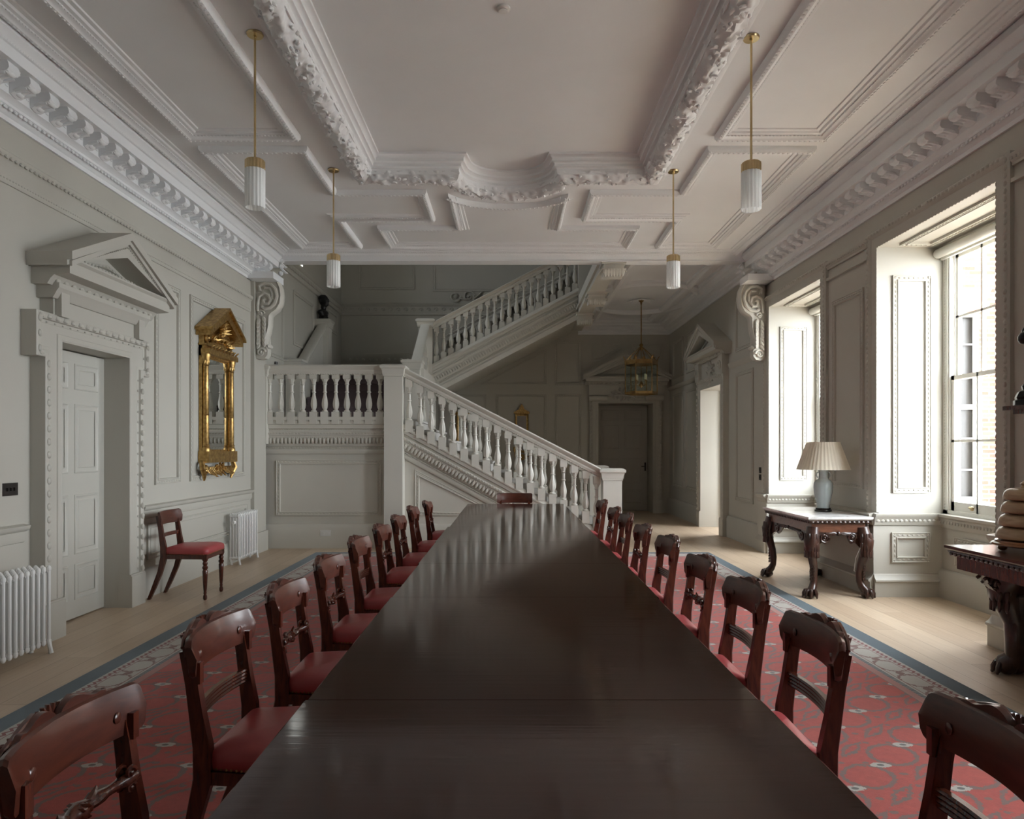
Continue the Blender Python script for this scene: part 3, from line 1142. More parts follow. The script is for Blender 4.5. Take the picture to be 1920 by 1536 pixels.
for cx_, d_ in ((-.95, 1), (-.35, -1), (.15, 1), (-1.25, -1)):
    g.spiral(T, cx_, 4.84, .13, 1.4, .022, .03, 0, d_, 5)
    leaf(g, T(cx_ + .12, 4.80, .03), (1, 0, .4 * d_), .22, .04, .02)
    g.ball(T(cx_, 4.84, .04), .035)
build('wall_back', g, M_WALL, kind='structure')
g = G()
architrave(g, T, DB0, DB1, DBH, .20, .08, (.001, .4))
g.tbox(T, DB0 - .2, DBH + .19, 0, DB1 + .2, 3.0, .06)
pediment(g, T, DB0 - .36, DB1 + .38, 2.86, 3.06, 3.56, .30)
for a_ in (DB0 - .02, DB1 + .02):
    g.tbox(T, a_ - .20, 2.52, .05, a_ + .20, 2.86, .13)
    g.lathe([(.001, -.2), (.06, -.2), (.07, -.1), (.07, .1), (.06, .2), (.001, .2)], (a_, YB - .14, 2.56), 10, axis='x')
rf = random.Random(5)
for q in range(34):
    an = q * 2.4
    r_ = .042 * sqrt(q)
    leaf(g, T((DB0 + DB1) / 2 + r_ * 1.2 * cos(an), 2.66 + r_ * .5 * sin(an), .085), (cos(an), -.1, sin(an) * .7), .065, .024, .022, .1, (0, -1, 0))
build('trim_%d' % nn_, g, M_WALL, kind='structure', label='pedimented surround of the closed door at the end of the hall'); nn_ += 1
d2 = struct('door_2', 'closed grey panelled door at the far end of the hall')
g = G()
door_leaf(g, TB(YB + .50), DB0 + .01, DB1 - .01, DBH - .02, [(.18, .50), (.62, 1.22), (1.42, 2.00), (2.08, 2.34)], 0)
build('door_leaf', g, M_BDOOR, d2)
g = G()
g.box(DB1 - .16, YB + .44, 1.02, DB1 - .06, YB + .47, 1.04); g.box(DB1 - .085, YB + .46, .93, DB1 - .05, YB + .50, 1.12)
build('door_handle', g, M_BLACK, d2)

g = G()   # stairwell side walls, upper storey
g.box(-4.1, 10.3, 0, -3.8, 12.35, 7.6); g.box(-4.1, 13.05, 0, -3.8, YB + .2, 7.6)
g.box(-4.1, 12.35, 0, -3.8, 13.05, 4.75); g.box(-4.1, 12.35, 5.95, -3.8, 13.05, 7.6)
g.box(-4.1, 10.14, 4.3, 3.1, 10.3, 7.6)
g.box(-4.1, 10.12, 0, XL - .02, 10.32, 4.4)
g.box(3.0, 10.2, 4.36, 3.1, YB + .2, 7.6)
T = TL(-3.8)
panel(g, T, 12.45, 3.25, 13.7, 4.2); panel(g, T, 14.2, 3.9, 15.6, 4.35, 0)
polypanel(g, T, [(10.9, 2.9), (11.9, 2.9), (11.9, 4.25), (10.9, 4.25)])
g.run((-3.8, 10.3, 0), (-3.8, YB, 0), (1, 0, 0), (0, 0, 1), [(0, 4.42), (.03, 4.43), (.03, 4.46), (.015, 4.47), (.015, 4.62), (.04, 4.64), (.05, 4.68), (0, 4.70)])
g.blobs(T, [(10.3, 4.545), (YB, 4.545)], .09, 0, .03, (.035, .05, .015), False, 1, 5, 3)
build('wall_stairwell', g, M_WALL, kind='structure')
g = G()
g.box(-4.1, 10.1, 7.6, 3.1, YB + .3, 7.7)
build('ceiling_stairwell', g, M_CEIL, kind='structure')
g = G()
g.box(-4.6, YF - .3, 0, XR + .8, YF, 4.5)
build('wall_front', g, M_WALL, kind='structure')
# beam carried along the hall edge with three carved capitals
g = G()
g.box(1.31, 10.0, 4.06, 1.57, YB, 4.40)
g.box(1.27, 10.0, 4.14, 1.61, YB, 4.18)
g.box(1.62, 10.1, 4.36, 3.0, YB, 4.46)
for yy in (10.13, 12.1, 14.0):
    g.box(1.30, yy - .13, 3.86, 1.58, yy + .13, 4.08)
    g.box(1.27, yy - .16, 4.02, 1.61, yy + .16, 4.06)
    g.box(1.27, yy - .16, 3.93, 1.61, yy + .16, 3.95)
    for q in range(7):
        leaf(g, (1.32 + .04 * q, yy - .15, 3.94), (0, -.25, -1), .09, .03, .02, -.6)
    for sx_ in (1.31, 1.57):
        g.spiral(TB(yy - .15), sx_, 3.90, .035, 1.2, .010)
build('trim_%d' % nn_, g, M_STAIR, kind='structure', label='beam with carved capitals along the stair side of the hall'); nn_ += 1
# ================================================================ STAIRCASE
Y1, Y2, Y3 = 10.20, 12.10, 14.00
L1, L2 = 1.86, 3.00
NX0, NX1 = -1.79, -1.53
BX0 = 1.30                          # bottom newel
st = thing('staircase', 'painted dog-leg staircase rising from the dining hall to the landings', 'staircase', (0, 0, 0))
rise1 = L1 / 12
run1 = (BX0 + .15 - NX1) / 11
for i in range(12):                 # first flight, treads painted edge with pale stone
    x1 = BX0 + .30 - run1 * i
    g = G(); g.box(NX1 - .25, Y1 + .14, rise1 * i, x1, Y2 - .05, rise1 * (i + 1) - .03); g.box(NX1 - .25, Y1 + .14, rise1 * (i + 1) - .03, x1 + .03, Y2 - .05, rise1 * (i + 1))
    build('step', g, M_STEPS if i % 1 else M_SLATE, st)
g = G(); g.box(-3.8, Y1 + .08, L1 - .14, NX1 - .02, Y2 + .1, L1)
build('landing', g, M_SLATE, st)
r2 = (L2 - L1) / 7
for i in range(7):
    y0 = Y2 + .02 + i * .29
    g = G(); g.box(-3.62, y0, L1 - .1 + i * r2 * .98, -1.75, Y3 + .15, L1 + (i + 1) * r2)
    g.box(-3.62, y0 - .025, L1 + (i + 1) * r2 - .03, -1.75, y0 + .05, L1 + (i + 1) * r2)
    build('step', g, M_STEPS, st)
g = G(); g.box(-3.8, Y3, L2 - .2, -1.50, YB, L2)
build('landing', g, M_SLATE, st)
SL3 = .522
r3 = .155
for i in range(11):
    x0 = -1.50 + i * r3 / SL3
    g = G(); g.box(x0, Y3 + .12, L2 - .02 + i * r3, x0 + .42, YB, L2 + (i + 1) * r3)
    build('step', g, M_STEPS, st)

# carved string and panelled wall below the first flight and landing
g = G()
zs0, zs1 = 1.79, .13                # string top at newel and at the foot
XS1 = BX0 + .02
SL1 = (1.79 - .30) / (NX1 * -1 + 1.2)
z_at = lambda x: 1.79 - SL1 * (x - NX1)
SP = [(-.50, 0), (-.50, .03), (-.465, .045), (-.44, .045), (-.43, .03), (-.40, .025), (-.385, .045), (-.36, .05), (-.27, .085), (-.24, .09), (-.235, .105), (-.20, .11),
      (-.185, .09), (-.15, .09), (-.14, .12), (-.09, .125), (-.08, .14), (-.06, .145), (-.02, .13), (0, .12), (0, -.10)]


def srun(g, xa, xb, y, zf, prof=SP, sgn=-1):
    g.run((xa, y, zf(xa)), (xb, y, zf(xb)), (0, 0, 1), (0, sgn, 0), prof)
    T = TB(y)
    d = Vector((xb - xa, zf(xb) - zf(xa)))
    off = lambda dz: [(xa, zf(xa) + dz), (xb, zf(xb) + dz)]
    g.blobs(T, off(-.315), .055, 0, .085, (.020, .045, .016), False, 1, 6, 4)
    g.blobs(T, off(-.345), .0275, 0, .06, (.009, .022, .010), False, 1, 5, 3)
    g.blobs(T, off(-.275), .0275, 0, .088, (.010, .014, .008), False, 1, 5, 3)
    g.blobs(T, off(-.15), .035, 0, .095, (.012, .008, .008), False, 1, 4, 3)
    g.blobs(T, off(-.212), .045, 0, .118, (.014, .012, .010), False, 1, 5, 3)
    g.blobs(T, off(-.412), .04, 0, .045, (.014, .010, .008), False, 1, 4, 3)


srun(g, NX1, XS1 + .0, Y1 + .10, z_at)
build('stair_string', g, M_STAIR, st)
g = G()
srun(g, XL, NX0 + .02, Y1 + .10, lambda x: 1.86)
build('landing_frieze', g, M_STAIR, st)
g = G()
g.run((NX1, Y2, z_at(NX1)), (XS1, Y2, z_at(XS1)), (0, 0, 1), (0, -1, 0), [(-.5, 0), (-.5, .06), (0, .06), (0, -.06), (-.5, -.06)])
build('stair_string', g, M_STAIR, st)
g = G()
yp = Y1 + .10
TW = TB(yp)
g.prism(TW, [(NX1 - .1, 0), (1.32, 0), (1.32, .2), (NX1 - .1, 1.45)], 0, -.06)
g.tbox(TW, XL - .02, 0, -.06, NX1, 1.45, 0)
panel(g, TW, XL + .14, .47, NX0 - .08, 1.27)
polypanel(g, TW, [(NX1 + .15, .47), (-.12, .47), (NX1 + .15, 1.13)])
g.run((XL, yp, 0), (NX0, yp, 0), (0, -1, 0), (0, 0, 1), SK2)
g.run((NX1, yp, 0), (1.3, yp, 0), (0, -1, 0), (0, 0, 1), SK2)
build('under_stair_panelling', g, M_STAIR, st)
# under the second landing / third flight, dark side closed by wall at far side of first flight
g = G()
g.box(-3.78, Y2 + .1, 0, -1.55, Y2 + .2, L1 - .1)
g.box(-3.78, Y3, L2 - .55, -1.50, Y3 + .1, L2)
g.box(-1.85, Y2, L1 - .45, -1.48, Y3 + .1, L2 - .2)
build('landing_fascia', g, M_STAIR, st)
# third flight carved string + soffit
z3 = lambda x: 3.09 + SL3 * (x + 1.52)
g = G()
srun(g, -1.54, 1.32, Y3 + .02, z3, [(u * 1.0, h) for u, h in SP])
g.run((-1.54, Y3, z3(-1.54) - .50), (1.32, Y3, z3(1.32) - .50), (0, 0, 1), (0, -1, 0), [(0, .03), (-.06, .03), (-.10, .02), (-.10, -.22), (-.04, -.24), (-.04, -2.0), (.10, -2.0), (.10, -.02)])
build('stair_string', g, M_STAIR, st)


# ---- balusters, newels, rails
def baluster_mesh(lo=.09, hi=.09):
    g = G()
    pr = [(.034, .0), (.043, .004), (.043, .018), (.028, .026), (.025, .034), (.036, .06), (.0425, .095), (.043, .125), (.037, .17), (.028, .215), (.022, .245), (.020, .27), (.029, .276), (.029, .288), (.0205, .295),
          (.021, .34), (.0225, .385), (.031, .392), (.031, .402), (.024, .408), (.028, .43), (.040, .455), (.046, .463), (.046, .468), (.04, .47)]
    def md(a, z):
        if .05 < z < .2: return .06 * cos(8 * a)
        if z > .41: return .08 * cos(8 * a)
        return 0
    g.lathe(pr, (0, 0, .08), 16, md, capz=False)
    g.box(-.052, -.052, -lo, .052, .052, .08)
    g.box(-.049, -.049, .55, .049, .049, .565 + hi)
    return g


def newel(parent, x0, x1, y, z0, z1, capz=.11, half=False):
    g = G()
    w = (x1 - x0)
    xm = (x0 + x1) / 2
    g.box(x0, y - w / 2, z0, x1, y + w / 2, z1 - capz)
    h = w / 2
    prof = [(h, z1 - capz - .06), (h + .012, z1 - capz - .055), (h + .012, z1 - capz - .03), (h + .018, z1 - capz - .03), (h + .022, z1 - capz), (h + .024, z1 - capz + .02), (h + .034, z1 - .062), (h + .050, z1 - .05), (h + .052, z1 - .022), (h + .045, z1 - .018), (h + .02, z1)]
    vs = []
    for r, z in prof:
        vs += [(xm - r, y - r, z), (xm + r, y - r, z), (xm + r, y + r, z), (xm - r, y + r, z)]
    fs = []
    for i in range(len(prof) - 1):
        for j in range(4):
            fs.append((i * 4 + j, i * 4 + (j + 1) % 4, (i + 1) * 4 + (j + 1) % 4, (i + 1) * 4 + j))
    k = (len(prof) - 1) * 4
    fs.append((k, k + 1, k + 2, k + 3)); fs.append((3, 2, 1, 0))
    g.add(vs, fs)
    g.blobs(TC(z1 - capz - .025), rect(xm - h, y - h, xm + h, y + h), .035, -.012, 0, (.011, .010, .010), True, 1, 5, 3)
    return build('newel_post', g, M_STAIR, parent, sharp=18)


RAILP = [(-.135, -.045), (-.135, .045), (-.13, .048), (-.125, .058), (-.11, .060), (-.10, .064), (-.09, .066), (-.07, .060), (-.055, .068), (-.03, .085), (-.012, .09), (0, .08), (.008, .04), (.010, 0), (.008, -.04), (0, -.08), (-.012, -.09), (-.03, -.085), (-.055, -.068), (-.07, -.060), (-.09, -.066), (-.10, -.064), (-.11, -.060), (-.125, -.058), (-.13, -.048)]


def rail(parent, P0, P1, side):
    g = G()
    pr = RAILP + [RAILP[0]]
    P0, P1 = Vector(P0), Vector(P1)
    g.run(P0, P1, (0, 0, 1), side, pr)
    d = P1 - P0
    L = d.length
    c = int(L / .035)
    sv = Vector(side)
    for i in range(c):
        p = P0 + d * ((i + .5) / c) + Vector((0, 0, -.142)) - sv * 0
        for s in (-1, 1):
            g.ball(p + sv * s * .052 + Vector((0, 0, .014)), (.010, .010, .010), 5, 3)
    return build('handrail', g, M_STAIR, parent)


def balustrade(name, label, P0, P1, n, side, base_z, first=.5):
    """P0,P1 = rail top line ends; base_z(x or t) = height where balusters stand"""
    t = thing(name, label, 'balustrade')
    rail(t, P0, P1, side)
    src = build('baluster', baluster_mesh(), M_STAIR, t)
    P0, P1 = Vector(P0), Vector(P1)
    for i in range(n):
        f = (i + first) / n
        p = P0.lerp(P1, f)
        o = src if i == 0 else inst(src, t)
        o.location = (p.x, p.y, base_z(f))
    return t


b1 = balustrade('balustrade', 'front balustrade on the edge of the first landing, left of the tall square newel', (XL + .0, Y1, 2.62), (NX0, Y1, 2.62), 11, (0, 1, 0), lambda f: 1.875)
newel(b1, XL - .10, XL + .06, Y1 - .02, 1.5, 2.62)
g = G(); g.box(XL, Y1 - .05, 1.84, NX0, Y1 + .09, 1.885); build('base_rail', g, M_STAIR, b1)
za, zb = 2.59, 1.135
b2 = balustrade('balustrade', 'sloping near balustrade of the first flight, from the tall newel down to the bottom post', (NX1, Y1, za), (BX0, Y1, zb), 18, (0, 1, 0), lambda f: 1.86 - (za - zb) * f - .065)
newel(b2, NX0, NX1, Y1, 0, 2.62)
newel(b2, BX0, BX0 + .265, Y1, 0, 1.15)
b3 = balustrade('balustrade', 'far balustrade of the first flight, behind the near sloping one', (NX1, Y2, za), (BX0, Y2, zb), 18, (0, 1, 0), lambda f: 1.86 - (za - zb) * f - .065, .35)
newel(b3, BX0 + .02, BX0 + .285, Y2, 0, 1.15)
newel(b3, NX0, NX1, Y2, 1.3, 2.93)
b4 = balustrade('balustrade', 'balustrade climbing away beside the second flight to the upper landing', (-1.66, Y2 + .13, 2.80), (-1.66, Y3 - .13, 3.86), 7, (1, 0, 0), lambda f: 2.04 + 1.14 * f)
g = G(); g.run((-1.66, Y2 + .1, 1.98), (-1.66, Y3 - .1, 3.14), (0, 0, 1), (1, 0, 0), [(-.45, -.06), (-.45, .06), (.06, .06), (.06, -.06)])
build('base_rail', g, M_STAIR, b4)
b4l = thing('stair_dado_rail', 'panelled dado rail rising beside the left wall of the stairwell', 'rail')
rail(b4l, (-3.66, Y2 + .13, 2.80), (-3.66, Y3 - .13, 3.86), (1, 0, 0))
newel(b4l, -3.78, -3.54, Y2, 1.8, 2.95)
newel(b4l, -3.80, -3.54, Y3, 2.2, 3.96)
g = G(); g.run((-3.70, Y2 + .1, 2.75), (-3.70, Y3 - .1, 3.80), (0, 0, 1), (1, 0, 0), [(-.95, -.05), (-.95, .05), (0, .05), (0, -.05)])
build('dado_panel', g, M_STAIR, b4l)
x3a, x3b = -1.53, 1.32
b5 = balustrade('balustrade', 'balustrade of the upper flight, rising to the right below the ceiling opening', (x3a, Y3, 3.90), (x3b, Y3, 3.90 + SL3 * (x3b - x3a)), 20, (0, 1, 0), lambda f: 3.13 + SL3 * (x3b - x3a) * f)
newel(b5, -1.80, x3a, Y3, 2.5, 3.96)
g = G(); g.box(1.31, Y3 - .13, 4.06, 1.57, Y3 + .13, 5.4)
build('newel_post', g, M_STAIR, b5)
b6 = balustrade('balustrade', 'far balustrade of the upper flight, dark behind the nearer one', (x3a, YB - .12, 3.90), (x3b, YB - .12, 3.90 + SL3 * (x3b - x3a)), 20, (0, 1, 0), lambda f: 3.16 + SL3 * (x3b - x3a) * f)

# ---- scroll brackets under the cornice ends
def bracket(x, s, y, label):
    t = thing('scroll_bracket', label, 'bracket', (x, y, 0))
    # outline (out, z) from the wall, S profile
    poly = [(0, 3.70), (.30, 3.70), (.335, 3.62), (.35, 3.52), (.335, 3.41), (.29, 3.33), (.22, 3.28), (.19, 3.24), (.185, 3.12), (.165, 3.02), (.13, 2.93), (.105, 2.85),
            (.12, 2.83), (.16, 2.81), (.17, 2.77), (.165, 2.71), (.13, 2.665), (.06, 2.65), (0, 2.66)]
    T = lambda a, b, h: (s * a, h, b)
    g = G()
    g.prism(T, [(a * .93, z) for a, z in poly], -.072, .072)
    rim = poly[1:14]
    g.tube([T(a - .012, z, 0) for a, z in rim], .022, 8, flat=4.2, up=(s * 1.0, 0, .001))
    build('bracket_body', g, M_STAIR, t)
    g = G()
    for h in (-.088, .088):
        pts = []
        sp = [(.03, 3.30), (.03, 3.40), (.05, 3.50), (.12, 3.545), (.18, 3.52), (.205, 3.45), (.17, 3.40), (.12, 3.405), (.105, 3.45), (.13, 3.475)]
        g.tube([T(a, b, h) for a, b in sp], .022, 7, up=(0, 1, 0))
        sp = [(.06, 3.57), (.05, 3.64), (.11, 3.68), (.20, 3.665), (.27, 3.60), (.29, 3.50), (.26, 3.40), (.20, 3.345), (.12, 3.33), (.08, 3.36)]
        g.tube([T(a, b, h) for a, b in sp], .024, 7, up=(0, 1, 0))
        sp = [(.12, 3.615), (.19, 3.61), (.225, 3.55), (.225, 3.46)]
        g.tube([T(a, b, h) for a, b in sp], .018, 6, up=(0, 1, 0))
        g.spiral(T, .075, 3.27, .045, 1.4, .014, h)
        g.spiral(T, .075, 2.74, .06, 1.6, .016, h)
        for q in range(7):
            zz = 3.20 - q * .055
            for dx in (0, 1):
                leaf(g, T(.05 + .05 * dx, zz + .02 * dx, h * .98), (s * (-.25 + .6 * dx), 0, -.9), .085, .028, .016, .3, (0, 1 if h > 0 else -1, 0))
    g.ball(T(.165, 2.83, 0), (.03, .10, .03), 8, 6)
    build('scroll_carving', g, M_STAIR, t)
    g = G(); g.box(s * 0, -.13, 3.70, s * .35, .13, 3.73)
    return t


bracket(XL + .05, 1, 9.80, 'scrolled plaster bracket under the cornice end on the left wall')
bracket(XR - .04, -1, 9.96, 'scrolled plaster bracket under the cornice end on the right wall')
# ================================================================ WINDOWS
for wi, (a, b) in enumerate(WINS):
    w = struct('window_%d' % (wi + 1), ['far sash window behind the lamp', 'near sash window with a brick wall outside', 'sash window beside the camera', 'sash window behind the camera'][wi])
    T = TR(XG)
    g = G()
    # box frame
    g.tbox(T, a, .80, -.08, a + .07, 3.37, .01); g.tbox(T, b - .07, .80, -.08, b, 3.37, .01)
    g.tbox(T, a, 3.28, -.08, b, 3.37, .01); g.tbox(T, a, .80, -.08, b, .84, .01)
    for yy in (a + .07, b - .07):
        s = 1 if yy < (a + b) / 2 else -1
        g.tbox(T, yy, .84, -.05, yy + s * .02, 3.28, .0)
    g.blobs(T, [(b - .035, .85), (b - .035, 3.28)], .03, 0, .012, (.009, .006, .004), False, 1, 4, 3)
    build('window_frame', g, M_WIN, w)
    mid = 2.10
    for z0, z1, hh in ((.84, mid + .02, -.015), (mid - .02, 3.28, -.055)):
        g = G()
        y0, y1 = a + .09, b - .09
        g.tbox(T, y0, z0, hh - .035, y0 + .045, z1, hh); g.tbox(T, y1 - .045, z0, hh - .035, y1, z1, hh)
        g.tbox(T, y0, z0, hh - .035, y1, z0 + (.085 if z0 < 1 else .04), hh); g.tbox(T, y0, z1 - .04, hh - .035, y1, z1, hh)
        for q in (1, 2, 3):
            ym = y0 + (y1 - y0) * q / 4
            g.tbox(T, ym - .011, z0, hh - .035, ym + .011, z1, hh)
        zm = (z0 + z1) / 2 + (.02 if z0 < 1 else 0)
        g.tbox(T, y0, zm - .011, hh - .035, y1, zm + .011, hh)
        s_ = build('sash', g, M_WIN, w)
        g = G()
        g.add([T(y0, z0, hh - .02), T(y1, z0, hh - .02), T(y1, z1, hh - .02), T(y0, z1, hh - .02)], [(0, 1, 2, 3)])
        build('panes', g, M_GLASS, s_)
    g = G()
    ym = b - .09 - (b - a - .18) / 4
    g.ball(T(ym + .02, .885, .02), (.014, .03, .022), 8, 5); g.ball(T(ym + .05, .89, .015), (.01, .03, .01), 8, 5)
    build('sash_lift', g, M_BRASS, w)
    g = G()
    g.lathe([(.001, 0), (.042, 0), (.045, .01), (.045, b - a - .05), (.042, b - a - .04), (.001, b - a - .04)], (XG - .075, a + .02, 3.30), 14, axis='y')
    g.tbox(T, a + .02, 3.24, .02, b - .02, 3.262, .045)
    build('roller_blind', g, M_WIN, w)

# stairwell high window (glazing bars only matter as light source)
w = struct('window_4', 'tall window lighting the stairwell')
g = G()
for zz in (4.75, 5.33, 5.91):
    g.box(-3.95, 12.35, zz, -3.90, 13.05, zz + .04)
for yy in (12.35, 13.01):
    g.box(-3.95, yy, 4.75, -3.90, yy + .04, 5.95)
build('window_frame', g, M_WIN, w)

# ================================================================ OUTSIDE
g = G(); g.box(7.6, -8, -.6, 22, 22, -.5); g.box(XR + 1.0, YF, -.6, 7.6, 10.6, -.5)
build('ground_courtyard', g, M_SLATE, kind='structure')
bw = thing('brick_building', 'red brick building with a white sash window, seen through the near window', 'building', (0, 0, 0))
YW = 12.0
wx0, wx1, wz0, wz1 = 7.05, 7.86, .55, 3.72
g = G()
g.box(6.45, YW, -.5, wx0, YW + .3, 8.0); g.box(wx1, YW, -.5, 12, YW + .3, 8.0); g.box(wx0, YW, -.5, wx1, YW + .3, wz0); g.box(wx0, YW, wz1, wx1, YW + .3, 8.0)
build('brick_wall', g, M_BRICK, bw)
g = G()
g.prism(TB(YW), [(wx0 - .02, wz1), (wx1 + .02, wz1), (wx1 + .22, wz1 + .42), (wx0 - .22, wz1 + .42)], -.01, .02)
build('flat_arch', g, M_RUBBED, bw)
g = G()
T = TB(YW + .06)
g.sweep(T, rect(wx0, wz0, wx1, wz1), [(0, 0), (0, .05), (.07, .05), (.07, 0)], True, 1)
g.tbox(T, wx0, (wz0 + wz1) / 2 - .04, 0, wx1, (wz0 + wz1) / 2 + .04, .03)
for q in (1, 2):
    xm = wx0 + .07 + (wx1 - wx0 - .14) * q / 3
    g.tbox(T, xm - .012, wz0, 0, xm + .012, wz1, .02)
for q in (1, 2, 4, 5):
    zm = wz0 + (wz1 - wz0) * q / 6
    g.tbox(T, wx0, zm - .012, 0, wx1, zm + .012, .02)
g.box(wx0 - .1, YW - .12, wz0 - .12, wx1 + .1, YW + .05, wz0)
wf = build('window_frame', g, M_WIN, bw)
g = G(); g.box(wx0, YW + .12, wz0, wx1, YW + .14, wz1)
build('pane', g, M_BLACK, wf)
g = G()
g.tube([(8.32, YW - .08, -.5), (8.32, YW - .08, 8)], .05, 8)
build('downpipe', g, M_WIN, bw)
# ================================================================ CARPET AND LONG TABLE
g = G()
g.box(.02 - 2.69, -2.6, .001, .02 + 2.69, 9.80, .012)
build('carpet', g, M_CARPET, label='large red patterned carpet with a blue edge under the long table', cat='carpet')

TH = .74
dt = thing('dining_table', 'very long dark polished mahogany table running down the middle of the hall', 'table', (.06, 0, 0))
seams = [.35, 1.94, 3.29, 4.26, 5.27, 6.28, 7.47, 8.93]
for i in range(len(seams) - 1):
    y0, y1 = seams[i] + .0015, seams[i + 1] - .0015
    w = .615 + (.006 if i == 0 else 0) - (.010 if i > 4 else 0)
    dx = [.0, .0, .006, .0, -.004, .003, .0][i]
    g = G()
    g.run((dx, y0, TH), (dx, y1, TH), (1, 0, 0), (0, 0, 1), [(-w + .004, 0), (-w, -.003), (-w - .001, -.012), (-w + .008, -.024), (-w + .012, -.030), (w - .012, -.030), (w - .008, -.024), (w + .001, -.012), (w, -.003), (w - .004, 0), (-w + .004, 0)])
    o = build('table_leaf', g, M_TABLE, dt, sharp=8)
g = G()
for s in (-1, 1):
    g.box(s * .50 - .015, .55, TH - .11, s * .50 + .015, 8.75, TH - .032)
g.box(-.5, .55, TH - .11, .5, .58, TH - .032); g.box(-.5, 8.72, TH - .11, .5, 8.75, TH - .032)
build('table_apron', g, M_MAHO, dt)
src = None
for y in (.95, 2.6, 4.2, 5.8, 7.2, 8.4):
    for s in (-1, 1):
        if src is None:
            g = G()
            g.lathe([(.001, 0), (.022, 0), (.028, .02), (.022, .045), (.020, .06), (.034, .09), (.03, .12), (.024, .15), (.036, .40), (.042, .52), (.036, .55), (.044, .57), (.044, .59), (.03, .60), (.045, .63), (.045, TH - .032)], n=14)
            src = build('table_leg', g, M_MAHO, dt)
            src.location = (s * .40, y, .012)
            src.scale.z = .983
        else:
            c = inst(src, dt, (s * .40, y, .012))


# ================================================================ CHAIRS (facing +x, origin under the seat)
def arc_x(y, k=.55):
    return k * y * y


def stile_poly():
    c = [(-.370, 0), (-.318, .12), (-.262, .26), (-.226, .40), (-.228, .50), (-.244, .60), (-.256, .69), (-.270, .765), (-.277, .795)]
    w = [.034, .040, .046, .060, .056, .046, .042, .040, .036]
    return c, w


